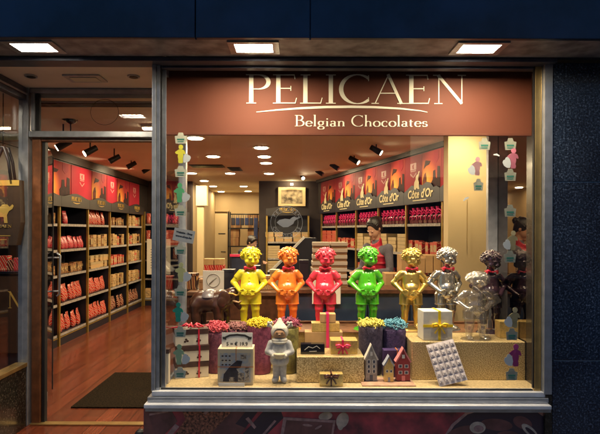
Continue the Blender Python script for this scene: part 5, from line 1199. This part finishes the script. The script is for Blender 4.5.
e, hw, hh, hd = gift(320.5, 336, 314, 323, 4.12, .09, M['kraft'], 'small kraft box topping the stack below the crimson statuette', zb=z_); z_ += hh+.002
b10 = BM(); x_ = PX(328, 4.10); box(b10, x_-.011, x_+.011, 4.108, 4.1105, DZ+.06, z_+.002); box(b10, x_-.011, x_+.011, 4.1105, 4.205, z_, z_+.0025); tag(build('vertical_ribbon', b10, M['ribbon_pink']), 'vertical crimson ribbon running down the stacked kraft boxes', 'ribbon')
e, hw, hh, hd = gift(279, 297, 322, 330, 4.20, .09, gloss('orange_base', (.85, .30, .05)), 'orange block in front of the orange statuette feet', zb=LZ-.012)
# indigo box with orange ribbons behind the houses
e, hw, hh, hd = gift(384, 406, 350, 377, 3.90, .08, mat('indigo_box', (.06, .035, .12), .4, var=.3), 'indigo box tied with thin orange ribbons behind the little houses', zb=DZ); ribbon(e, hw, hh, hd, M['ribbon_orange'], .003, .02, True, False)
# little houses
def house(px0, px1, py0, Yd, wallm, roofm, label, kind):
    x0_, x1_ = PX(px0, Yd), PX(px1, Yd); hw = (x1_-x0_)/2; hh = PZ(py0, Yd)-DZ
    e = empty('toy_house', ((x0_+x1_)/2, Yd, DZ+.009), label=label, cat='toy house', group='little painted gable houses'); hh -= .009
    eav = hh*(.62 if kind else .68)
    build('wall', prism(BM(), [(-hw, 0), (hw, 0), (hw, eav), (0, hh), (-hw, eav)], 0, .055), wallm, e)
    bm = BM(); L_ = [(-hw-.006, eav-.006), (-hw*.55, eav+(hh-eav)*.45), (0, hh+.006), (hw*.55, eav+(hh-eav)*.45), (hw+.006, eav-.006)]; ribbon_poly(bm, L_, [.010]*5, -.006, .058); build('roof', bm, roofm, e)
    wm = bpy.data.materials.get('toy_window') or mat('toy_window', (.05, .06, .10), .3)
    rws = 3 if kind == 1 else 1 if kind == 0 else 2
    for r_ in range(rws):
        for s in (-1, 1):
            z = eav*(.36+.22*r_) if kind == 1 else eav*(.55+.0*r_) if kind == 0 else eav*(.35+.32*r_); a_ = hw*.45*s
            f = build('window', box(BM(), a_-hw*.28, a_+hw*.28, -.003, .001, z, z+eav*.17), M['white'], e); build('pane', box(BM(), a_-hw*.19, a_+hw*.19, -.0045, -.003, z+.003, z+eav*.17-.003), wm, f)
    build('door', box(BM(), -hw*.25, hw*.25, -.003, .001, .0, eav*.27), roofm if kind != 1 else wm, e)
    if kind != 0:
        f = build('window', box(BM(), -hw*.2, hw*.2, -.003, .001, eav+(hh-eav)*.25, eav+(hh-eav)*.55), M['white'], e)
    if kind: build('base', box(BM(), -hw-.008, hw+.008, -.012, .06, -.008, -.001, .002), M['white'], e)
house(366, 377.5, 345.5, 3.80, mat('house_grey', (.42, .38, .34), .6, var=.3, vs=40), mat('house_roof_white', (.62, .58, .52), .6), 'tall narrow cream and grey toy gable house, leftmost of the three', 1)
house(385, 394, 357, 3.78, M['gold_paper'], mat('house_roof_blue', (.30, .33, .40), .6), 'small gold toy house with pale arched roof between the two taller ones', 0)
house(397, 410.5, 349, 3.80, mat('house_red', (.34, .03, .035), .5, var=.2), mat('house_roof_pink', (.70, .22, .22), .5), 'crimson toy gable house with pink roof, rightmost of the three', 2)
tag(build('wooden_tray', box(BM(), PX(362, 3.74), PX(415, 3.74), 3.695, 3.9, DZ+.0005, DZ+.008, .002), mat('tray_wood', (.55, .33, .22), .6, var=.3, vs=20)), 'thin pinkish wooden tray under the toy houses', 'tray')
# long glitter block on the right with things on it
e = empty('glitter_block', (PX(412, 3.86), 3.86, DZ+.001), label='long gold glitter block carrying the white gift at the right of the display', cat='display block')
GZ = PZ(341.5, 3.86); build('block_body', box(BM(), 0, 1.70-PX(412, 3.86), 0, .36, 0, GZ-DZ-.001, .006), M['glitter'], e)
e, hw, hh, hd = gift(423, 452.5, 311, 344, 3.91, .16, mat('white_gift_paper', (.66, .64, .58), .4, var=.12, vs=30), 'white wrapped gift with bright yellow ribbon and bow on the glitter block', zb=GZ, rz=.04); ribbon(e, hw, hh, hd, M['ribbon_yellow'], .010, .012, True, True, 1.0)
e, hw, hh, hd = gift(500, 519, 321, 341, 4.0, .10, M['gold_paper'], 'small open gold box standing for a mirror image on the glitter block next to the mirror', zb=GZ)  # solid box in place of a gold box's mirror image
# leaning mould tray
e = empty('mould_tray', (PX(441, 3.80), 3.835, GZ+.004), label='translucent white chocolate mould tray with rows of cavities leaning on the block', cat='mould tray', rot=(0, 0, 0))
mt_ = mat('mould_plastic', (.66, .60, .60), .25, var=.15, vs=20, coat=.6)
top_ = Vector((-.0, 0, 0)); L_ = math.hypot(GZ-DZ, .14); tl = math.atan2(.13, GZ-DZ)
mx_ = Matrix.Rotation(-tl*1.0, 4, 'X') @ Matrix.Rotation(R(-13), 4, 'Y')
def T(bm): bmesh.ops.transform(bm, matrix=mx_, verts=bm.verts); return bm
bm = BM(); box(bm, -.105, .105, -.004, 0, -L_*.96, .0, .001); build('sheet', T(bm), mt_, e)
for i in range(5):
    for j in range(6):
        cx_, cz_ = -.084+i*.042, -.03-j*.047; bm = BM(); box(bm, cx_-.015, cx_+.015, -.017, -.0045, cz_-.017, cz_+.017, .004)
        cyl(bm, (cx_, -.0175, cz_), (cx_, -.021, cz_), .009, .006, 10); build('cavity', T(bm), mt_, e)

# ================================================================== STICKERS AND CARDS ON THE GLASS
def sticker_card(px, py, label, Yd=3.596, w_px=14, h_px=13, parent=None, m=None):
    x, z = PX(px, Yd), PZ(py, Yd); a = w_px*Yd/F/2; b = h_px*Yd/F/2
    e = empty('sticker_card', (x, Yd+.014, z), 0, label, 'sticker', 'pale label cards stuck on the window')
    pts = [(-a*.85, -b), (a*.85, -b), (a, b*.35), (a*.55, b*.45), (a*.35, b), (-a*.35, b), (-a*.55, b*.45), (-a, b*.35)]
    build('card', prism(BM(), pts, 0, .0012), M['stick'], e)
    bm = BM(); ribbon_poly(bm, [(-a*.6, -b*.25), (a*.6, -b*.25)], [b*.30]*2, -.001, 0); ribbon_poly(bm, [(-a*.55, -b*.65), (a*.5, -b*.65)], [b*.16]*2, -.001, 0); build('printed_lines', bm, M['tag'], e)
M['stick'] = mat('sticker_paper', (.62, .62, .48), .6, var=.15, vs=40)
def fig_sticker(px, py, h_px, col, label, heart=True, Yd=3.596, flip=1):
    x, z = PX(px, Yd), PZ(py+h_px*.93, Yd); h_ = h_px*Yd/F
    e = empty('figure_sticker', (x, Yd+.014, z), 0, label, 'sticker', 'coloured figure stickers on the window')
    o = [(-.10, 0), (.10, 0), (.13, .12), (.10, .22), (.14, .38), (.13, .50), (.22, .46), (.25, .52), (.20, .66), (.10, .72), (.05, .74), (-.05, .74), (-.13, .71), (-.30, .58), (-.26, .50), (-.14, .46), (-.16, .36), (-.12, .20), (-.14, .1)]
    build('figure', prism(BM(), [(a*h_*flip, b*h_) for a, b in o], 0, .0014), col, e)
    build('head', prism(BM(), [(.01*h_+.12*h_*math.cos(t), .85*h_+.13*h_*math.sin(t)) for t in [2*math.pi*i/18 for i in range(18)]], -.0006, .0012), col, e)
    if heart:
        s = -1 if heart < 0 else 1
        q = [(0, 0), (.13, .10), (.20, .26), (.17, .40), (.08, .44), (.0, .40), (-.08, .43), (-.16, .38), (-.18, .24), (-.12, .10)]
        ca, sa = math.cos(R(-38*s)), math.sin(R(-38*s))
        build('paper_tag', prism(BM(), [(h_*(.16*s+a*ca-b*sa), h_*(.02+a*sa+b*ca)*1.25) for a, b in q], -.0018, -.0008), M['tag_white'], e)
M['tag_white'] = mat('tag_white', (.66, .70, .70), .5)
sc_m = {n: mat('sticker_'+n, c, .5, var=.1) for n, c in (('yellow', (.80, .74, .06)), ('green', (.12, .50, .22)), ('pale_yellow', (.66, .66, .30)), ('teal', (.03, .38, .27)), ('pale_green', (.36, .54, .32)), ('pink', (.80, .24, .34)), ('rose', (.70, .38, .40)), ('cream', (.60, .50, .26)), ('magenta', (.58, .07, .28)))}
for py, w_ in ((138, 'topmost'), (171.5, 'second'), (211, 'third'), (249.5, 'fourth'), (291.5, 'fifth'), (332.5, 'sixth'), (373.5, 'lowest')):
    sticker_card(180, py, f'pale label card on the window glass, {w_} of the left column', w_px=12, h_px=11)
fig_sticker(180, 145.5, 19, sc_m['yellow'], 'bright yellow little figure sticker high on the left column of stickers')
fig_sticker(179, 184, 20, sc_m['green'], 'green little figure sticker in the left column below the yellow one')
fig_sticker(180.5, 264, 20, sc_m['pale_yellow'], 'pale yellow figure sticker in the left column under the white notice')
fig_sticker(178, 304, 20, sc_m['teal'], 'dark teal figure sticker in the left column beside the elephant')
fig_sticker(179, 346, 21, sc_m['pale_green'], 'pale green figure sticker in front of the white praline boxes')
for py, w_ in ((143, 'topmost'), (174, 'second'), (210, 'third'), (256, 'fourth'), (334, 'fifth'), (374, 'lowest')):
    sticker_card(511 if py < 300 else 513, py, f'pale label card on the window glass, {w_} of the right column', w_px=12, h_px=12)
fig_sticker(514, 148, 21, sc_m['pink'], 'bright pink figure sticker high on the right column of stickers', -1)
fig_sticker(514, 231, 20, sc_m['cream'], 'cream figure sticker in the right column before the mirror', -1)
fig_sticker(516, 308, 21, sc_m['cream'], 'cream figure sticker low on the right column above the glitter block', -1)
fig_sticker(517, 345, 23, sc_m['magenta'], 'magenta figure sticker at the bottom of the right column', -1)
sticker_card(485, 143, 'pale label card on the glass before the pillar, upper one', w_px=12, h_px=12); sticker_card(479, 184, 'pale label card on the glass before the pillar, lower one', w_px=10, h_px=12)
fig_sticker(478, 157, 19, sc_m['rose'], 'pale rose figure sticker on the glass before the beige pillar', -1)  # paler than the pink sticker of the right column
for (px, py, a_, lb) in ((496, 155, .3, 'small white ribbon scrap on the glass above the post'), (466, 199, -.5, 'small white ribbon scrap on the glass before the pillar')):
    bm = BM(); ribbon_poly(bm, [(-.02, 0), (0, .008), (.022, .004)], [.008, .014, .008], 0, .001); tag(build('ribbon_scrap', bm, M['tag_white'], None, (PX(px, 3.6), 3.598, PZ(py, 3.6)), (0, a_, 0)), lb, 'ribbon')
# round etched emblem with a bird
e = empty('round_emblem', (PX(286.5, 3.6), 3.6125, PZ(222.5, 3.6)), label='round white emblem with a pelican etched in the middle of the window', cat='emblem'); rr = 16*3.6/F
M['ring'] = clear_mat('etched_film', (.9, .9, .9), .05, .4, 5, .5, milk=.55)
bm = BM(); tube(bm, [(rr*math.cos(t), 0, rr*math.sin(t)) for t in np.arange(0, 6.28, .16)], .0014, 5, closed=True); build('outer_ring', bm, M['ring'], e)
bm = BM(); tube(bm, [(rr*.72*math.cos(t), 0, rr*.72*math.sin(t)) for t in np.arange(0, 6.28, .16)], .001, 5, closed=True); build('inner_ring', bm, M['ring'], e)
bm = BM(); prism(bm, [(rr*a, rr*b) for a, b in [(-.62, .0), (-.45, .16), (-.1, .24), (.2, .2), (.38, .34), (.5, .38), (.62, .30), (.92, .34), (.64, .20), (.50, .10), (.42, -.08), (.1, -.28), (-.2, -.30), (-.45, -.16)]], 0, .001); build('pelican', bm, M['ring'], e)
for txt, a0, sgn in (('PELICAEN', 150, -1), ('CHOCOLATES', 205, 1)):
    n = len(txt)
    for i, c in enumerate(txt):
        t = a0+sgn*i*(120/(n-1) if sgn < 0 else 130/(n-1)); tr_ = R(t)
        ro = (tr_-math.pi/2) if sgn < 0 else (tr_+math.pi/2)
        o = font_mesh('ring_letter', c, rr*.26, M['ring'], e, (rr*.86*math.cos(tr_), 0, rr*.86*math.sin(tr_)), (R(90), -ro, 0), extr=.0005)
# notice and larger paper
e = empty('window_notice', (PX(183.5, 3.6), 3.6125, PZ(236, 3.6)), label='small tilted white notice with two bold lines on the left of the window', cat='notice', rot=(0, R(11), 0))
build('paper', box(BM(), -.073, .073, 0, .001, -.044, .044), M['white'], e); font_mesh('lettering', 'Website : Shop', .0185, M['ink'], e, (0, -.0006, .018), bold=.0005, extr=.0003); font_mesh('lettering', 'www.shop.be', .0205, M['ink'], e, (0, -.0006, -.008), bold=.0005, extr=.0003)
e = empty('paper_notice', (PX(158.5, 11.02), 11.04, PZ(275, 11.02)), 0, 'large white paper with printed lines hanging before the far left corner case', 'notice')
build('paper', box(BM(), -.25, .25, 0, .004, 0, .75), M['paper'], e)
for i in range(8): build('printed_line', box(BM(), -.17, .17-.05*(i % 3), -.003, -.0005, .52-.055*i, .533-.055*i), M['ink'], e)

# ================================================================== LEFT SIDE DISPLAY
# hanging paper bag with the elephant emblem
bgm = mat('bag_dark_brown', (.055, .030, .016), .5, var=.4, vs=6, bump=.3, bs=12)
e = empty('gift_carrier', (PX(3, 4.14), 4.12, PZ(246, 4.14)), label='dark brown carrier bag with gold sitting elephant hanging in the left side window', cat='bag')
bh = PZ(181, 4.14)-PZ(246, 4.14); bw2 = .15
bm = BM(); pts = [(-bw2, 0), (bw2*.78, 0), (bw2*1.0, bh*.35), (bw2*.92, bh), (-bw2, bh)]
prism(bm, pts, 0, .07); build('bag_body', bm, bgm, e)
build('gold_band', box(BM(), -bw2, bw2*.92, -.003, .073, bh-.045, bh-.002), M['gold_ink'], e)
el = [(-.075, 0), (-.085, .05), (-.07, .10), (-.035, .125), (0, .115), (.03, .14), (.06, .14), (.08, .12), (.10, .14), (.11, .13), (.10, .105), (.075, .09), (.06, .06), (.065, 0), (.04, -.0), (.035, .045), (-.02, .045), (-.03, 0)]
build('elephant_emblem', prism(BM(), [(-.02+a*1.05, bh*.34+b*1.05) for a, b in el], -.003, 0), M['gold_ink'], e)
build('lettering', serif_text(BM(), 'PELICAEN', -.11, bh*.27, .022, -.003, 0, width=.19, T=.16, track=.04), M['gold_ink'], e)
build('printed_line', box(BM(), -.12, .07, -.002, 0, bh*.14, bh*.15), M['gold_ink'], e); build('printed_line', box(BM(), -.12, .04, -.002, 0, bh*.08, bh*.088), M['gold_ink'], e)
for yy in (.005, .065):
    build('handle', tube(BM(), [(-.08, yy, bh-.03), (-.07, yy, bh+.16), (-.03, yy, bh+.26), (.015, yy, bh+.26), (.05, yy, bh+.15), (.075, yy, bh-.03)], .012), M['black'], e)
build('hook', tube(BM(), [(-.01, .035, bh+.26), (-.01, .035, 2.69-PZ(246, 4.14))], .004), M['blackmetal'], e)
e = empty('added_lamp_rail', (-2.75, 3.85, 2.69), label='short added rail of fill spotlights at the top of the left side window', cat='lamp rail')  # unseen lamps added to brighten the carrier bag
build('rail', box(BM(), -.4, .4, -.02, .02, -.03, 0, .003), M['blackmetal'], e)
for x in (-.2, .3):
    build('lamp_head', cyl(BM(), (x, .02, -.04), (x, -.01, -.13), .035, .045, 14), M['blackmetal'], e)
    l = bpy.data.lights.new('side_fill_spot', 'SPOT'); l.energy = 26; l.spot_size = R(85); l.spot_blend = .8; l.color = (1, .80, .55); l.shadow_soft_size = .035
    o = bpy.data.objects.new('side_fill_spot', l); COL.objects.link(o); o.parent = e; o.location = (x, -.02, -.15); o.rotation_euler = Vector((.05, .35, -1)).to_track_quat('-Z', 'Y').to_euler()
e = empty('display_cabinet', (-3.5, 5.0, 0), label='dark brown chest with a gold letter seen through the left side window', cat='cabinet')
zc_ = PZ(272, 5.0)
build('carcass', box(BM(), 0, PX(20, 5.0)+3.5, 0, .4, .42, zc_-.03, .006), mat('chest_brown', (.045, .022, .012), .45, var=.3), e); build('top', box(BM(), -.01, PX(21, 5.0)+3.5, -.02, .42, zc_-.028, zc_, .004), M['black_gloss'], e)
build('plinth', box(BM(), .03, PX(18, 5)+3.5, .03, .37, 0, .418), M['shelf_black'], e)
build('lettering', serif_text(BM(), 'N', PX(8, 5.0)+3.5, PZ(309, 5.0)-.0, .16, -.003, 0, T=.1), M['gold_ink'], e)
for i, (px, hh_) in enumerate(((3, .14), (10, .10), (16, .12))):
    x = PX(px, 5.1); o = build('chocolate_box', box(BM(), -.04, .04, -.04, .04, 0, hh_, .003), WR[i % 3], None, (x, 5.15, zc_+.001), (0, 0, .2*i)); tag(o, f'{["left", "middle", "right"][i]} small wrapped box on top of the dark chest in the side window', 'chocolate box')
tag(build('door_mat', box(BM(), -2.02, -1.0, 4.69, 5.84, .001, .014, .004), M['mat']), 'brown fibre doormat lying on the wooden floor inside the door', 'doormat')
e = empty('door_stop', (PX(141, 3.95), 3.95, 0.004), label='small black rounded door stop on the floor next to the window corner', cat='door stop')
build('stop_body', ball(BM(), (0, 0, .045), .045, 16, (1, 1, 1.1)), M['black'], e); build('foot', cyl(BM(), (0, 0, 0), (0, 0, .012), .06, .05, 18), M['blackmetal'], e)
# ================================================================== PEOPLE
def V3(*a): return np.array(a, float)
def person_build(label, loc, rz, J, cols, name='person', h=.0085, bun=True, hairm=None):
    """J: joints in metres, facing -y. One continuous body, clothing as parts over it."""
    e = empty(name, loc, rz, label, 'person'); skin, vest, shirt, trous = cols
    hd, fw = V3(*J['head']), V3(*J['face']); fw /= np.linalg.norm(fw); upv = V3(*J.get('up', (0, 0, 1))); side = np.cross(fw, upv); side /= np.linalg.norm(side); upv = np.cross(side, fw)
    RM = np.stack([-side, -fw, upv], 1)          # local x right of the face, -y forward
    H_ = lambda x, y, z: tuple(hd+RM @ np.array([x, y, z]))
    ch, pv = V3(*J['chest']), V3(*J['pelvis']); nk = V3(*J['neck'])
    p = [('e', tuple(pv), (.15, .10, .11)), ('c', tuple(pv+V3(0, 0, .05)), .105, tuple(ch), .115), ('c', tuple(nk-V3(0, 0, .02)), .052, H_(0, .03, -.06), .048)]
    sh = {}
    for s, k in ((-1, 'L'), (1, 'R')):
        S, E, W_, Hn = (V3(*J[q+k]) for q in ('shoulder', 'elbow', 'wrist', 'hand')); sh[s] = (S, E, W_)
        p += [('c', tuple(ch+V3(.05*s, 0, .05)), .08, tuple(S), .050), ('c', tuple(S), .050, tuple(E), .038), ('c', tuple(E), .037, tuple(W_), .025)]
        d = Hn-W_; L = np.linalg.norm(d); d /= L; up = V3(0, 0, 1)-d*d[2]; sd = np.cross(d, up); sd /= np.linalg.norm(sd)+1e-9; pal = W_+d*.05
        p += [('c', tuple(W_), .022, tuple(pal-sd*.018), .019, .012), ('c', tuple(W_), .022, tuple(pal+sd*.018), .019, .012)]
        for i in range(4):
            b = pal+sd*(.030-.020*i)+d*.02; l = [.062, .074, .070, .055][i]; m_ = b+d*l*.5+V3(0, 0, -.006); t = m_+d*l*.42+V3(0, 0, -.022)
            p += [('c', tuple(b), .0092, tuple(m_), .0088, .004), ('c', tuple(m_), .0088, tuple(t), .0078, .004)]
        b = W_+d*.025-sd*.022*s; m_ = b+d*.035-sd*.028*s; p += [('c', tuple(b), .0115, tuple(m_), .0098, .006), ('c', tuple(m_), .0098, tuple(m_+d*.028+V3(0, 0, -.008)), .0085, .006)]
        hp_, kn, an = (V3(*J[q+k]) for q in ('hip', 'knee', 'ankle'))
        p += [('c', tuple(hp_), .085, tuple(kn), .052), ('c', tuple(kn), .052, tuple(an), .036), ('c', tuple(an+V3(0, 0, -.04)), .036, tuple(an+V3(0, -.13, -.055)), .030)]
    p += [('e', H_(0, .01, .012), (.074, .092, .100), RM, .01), ('e', H_(0, -.038, -.045), (.056, .056, .058), RM, .03), ('e', H_(0, -.078, -.092), (.022, .02, .018), RM, .02),
          ('c', H_(0, -.086, .010), .009, H_(0, -.106, -.028), .0125, .010), ('e', H_(0, -.098, -.033), (.019, .011, .009), RM, .008),
          ('e', H_(0, -.089, -.060), (.024, .010, .006), RM, .004), ('e', H_(0, -.088, -.070), (.020, .010, .0065), RM, .004)]
    for s in (-1, 1):
        p += [('-e', H_(.030*s, -.095, .004), (.020, .014, .012), RM, .012), ('e', H_(.030*s, -.080, .003), (.013, .010, .008), RM, .003), ('e', H_(.076*s, .01, -.008), (.010, .018, .028), RM, .006), ('c', H_(.018*s, -.092, .024), .005, H_(.044*s, -.083, .024), .004, .006)]
    omesh('body', sdf_mesh('person_body', p, .0068, .022), skin, e)
    for s in (-1, 1):
        omesh('eye', sdf_mesh('person_eye', [('e', H_(.030*s, -.0865, .002), (.009, .006, .005), RM, .002)], .002, .002), M['black_gloss'], e)
    # hair
    q = [('e', H_(0, .022, .032), (.088, .102, .100), RM, .01), ('-e', H_(0, -.125, -.035), (.10, .105, .125), RM, .01), ('e', H_(0, .060, -.02), (.070, .055, .075), RM, .02)]
    if bun: q += [('e', H_(0, .125, .035), (.045, .045, .042), RM, .012)]
    for i in range(12):
        a_ = -1.3+i*.236; q.append(('c', H_(.086*math.sin(a_), -.055+.02*abs(a_), .088*math.cos(a_)+.02), .006, H_(.07*math.sin(a_), .10, .06*math.cos(a_)+.045), .007, .006))
    omesh('hair', sdf_mesh('person_hair', q, .006, .008), hairm, e)
    # shirt: sleeves and collar
    t = [('c', tuple(pv+V3(0, 0, .06)), .118, tuple(ch), .128), ('c', tuple(nk-V3(0, 0, .04)), .066, tuple(nk), .058)]
    for s in (-1, 1):
        S, E, W_ = sh[s]; t += [('c', tuple(ch+V3(.05*s, 0, .05)), .086, tuple(S), .056), ('c', tuple(S), .056, tuple(E), .044), ('c', tuple(E), .043, tuple(E+(W_-E)*.86), .037)]
        for w_ in (.0, .18, .4): c_ = E+(W_-E)*w_; t.append(('e', tuple(c_), (.047-.010*w_,)*3, None, .006))
    omesh('shirt', sdf_mesh('person_shirt', t, h, .02), shirt, e)
    if vest:
        t = [('e', tuple(pv+V3(0, 0, .03)), (.165, .125, .12)), ('c', tuple(pv+V3(0, 0, .10)), .135, tuple(ch), .142), ('c', tuple(ch+V3(-.06, 0, .05)), .098, tuple(ch+V3(-.11, 0, .075)), .064), ('c', tuple(ch+V3(.06, 0, .05)), .098, tuple(ch+V3(.11, 0, .075)), .064),
             ('c', tuple(nk-V3(0, 0, .05)), .080, tuple(nk+V3(0, 0, .012)), .070), ('-e', tuple(nk+V3(0, -.03, .035)), (.058, .070, .06), None, .008)]
        for i in range(5):
            c_ = pv+(ch-pv)*(.1+i*.24); t.append(('e', tuple(c_), (.155-.0, .142, .030), None, .010))
        omesh('vest', sdf_mesh('person_vest', t, h, .015), vest, e)
        a_ = ch+V3(.07, -.150, .02); build('chest_print', box(BM(), a_[0]-.035, a_[0]+.035, a_[1]-.004, a_[1], a_[2]-.012, a_[2]+.012, .002), M['cream_ink'], e)
    t = [('e', tuple(pv), (.162, .112, .11))]
    for k in 'LR':
        hp_, kn, an = (V3(*J[q+k]) for q in ('hip', 'knee', 'ankle')); t += [('c', tuple(hp_), .094, tuple(kn), .064), ('c', tuple(kn), .064, tuple(an+V3(0, 0, .02)), .055)]
    omesh('trousers', sdf_mesh('person_trousers', t, h, .02), trous, e)
    for k in 'LR':
        an = V3(*J['ankle'+k]); omesh('shoe', sdf_mesh('person_shoe', [('c', tuple(an+V3(0, .01, -.045)), .042, tuple(an+V3(0, -.13, -.055)), .036), ('clip', (0, 0, .002), (0, 0, -1))], .008, .01), M['blackmetal'], e)
    return e
skin = mat('skin', (.54, .31, .21), .5, var=.08, vs=12); hairm = mat('dark_hair', (.014, .009, .008), .38, var=.4, vs=60, bump=.3, bs=160)
vest_red = mat('vest_red', (.48, .012, .035), .45, var=.2, vs=14, bump=.2, bs=60); grey_knit = mat('grey_knit', (.13, .12, .15), .85, var=.25, vs=60, bump=.3, bs=180); dark_cloth = mat('dark_trousers', (.02, .02, .028), .85, var=.3)
J1 = dict(pelvis=(0, .02, .96), chest=(0, .0, 1.29), neck=(0, -.01, 1.465), head=(0, -.055, 1.625), face=(0, -.86, -.50), up=(0, -.5, .86),
          shoulderL=(-.18, .01, 1.395), elbowL=(-.235, -.03, 1.14), wristL=(-.13, -.26, 1.13), handL=(-.06, -.38, 1.12),
          shoulderR=(.18, .01, 1.395), elbowR=(.235, -.02, 1.14), wristR=(.14, -.25, 1.14), handR=(.05, -.36, 1.12),
          hipL=(-.085, .02, .92), kneeL=(-.095, -.02, .50), ankleL=(-.10, .03, .09), hipR=(.085, .02, .92), kneeR=(.095, -.01, .50), ankleR=(.11, .04, .09))
pw_ = person_build('person with dark tied hair, red vest and grey sleeves looking down behind the counter', (PX(377, 5.88), 5.88, .03), R(-50), J1, (skin, vest_red, grey_knit, dark_cloth), hairm=hairm)
pw_.scale = (.88, .88, .985)
fs = empty('floor_step', (PX(377, 5.88), 5.88, 0), 0); build('step', box(BM(), -.4, .4, -.3, .3, .001, .028, .003), M['mat'], fs); tag(fs, 'low dark rubber mat under the person behind the counter', 'mat')
J2 = dict(pelvis=(0, .10, .86), chest=(0, -.12, 1.12), neck=(0, -.22, 1.25), head=(0, -.30, 1.375), face=(0, -.85, -.45), up=(0, -.5, .85),
          shoulderL=(-.18, -.16, 1.19), elbowL=(-.24, -.28, .98), wristL=(-.14, -.46, .99), handL=(-.07, -.56, .99),
          shoulderR=(.18, -.16, 1.19), elbowR=(.24, -.28, .98), wristR=(.14, -.46, .99), handR=(.06, -.56, .99),
          hipL=(-.085, .08, .84), kneeL=(-.095, -.02, .47), ankleL=(-.10, .05, .09), hipR=(.085, .08, .84), kneeR=(.095, -.01, .47), ankleR=(.11, .06, .09))
person_build('person in dark clothes bending over a desk in the far back passage', (PX(240, 10.3), 10.3, 0), R(60), J2, (skin, None, dark_cloth, dark_cloth), bun=False, hairm=hairm)
dk = empty('back_desk', (PX(230, 9.7), 9.7, 0), label='dark desk with a bright pink front edge before the bending person', cat='desk'); dz = PZ(255, 9.7); dl = PX(262, 9.7)-PX(230, 9.7)
build('desk_top', box(BM(), 0, dl, 0, .5, dz-.03, dz, .004), M['black'], dk); build('pink_edge', box(BM(), 0, dl*.62, -.012, -.001, dz-.035, dz+.012, .003), mat('pink_edge', (.70, .04, .12), .4), dk); build('front_panel', box(BM(), .02, dl-.02, .02, .04, .05, dz-.032), mat('desk_blue', (.03, .04, .08), .4, var=.5, vs=6), dk)
for a_ in (0, dl-.04): build('side_panel', box(BM(), a_, a_+.03, .0, .48, 0, dz-.031), M['shelf_black'], dk)
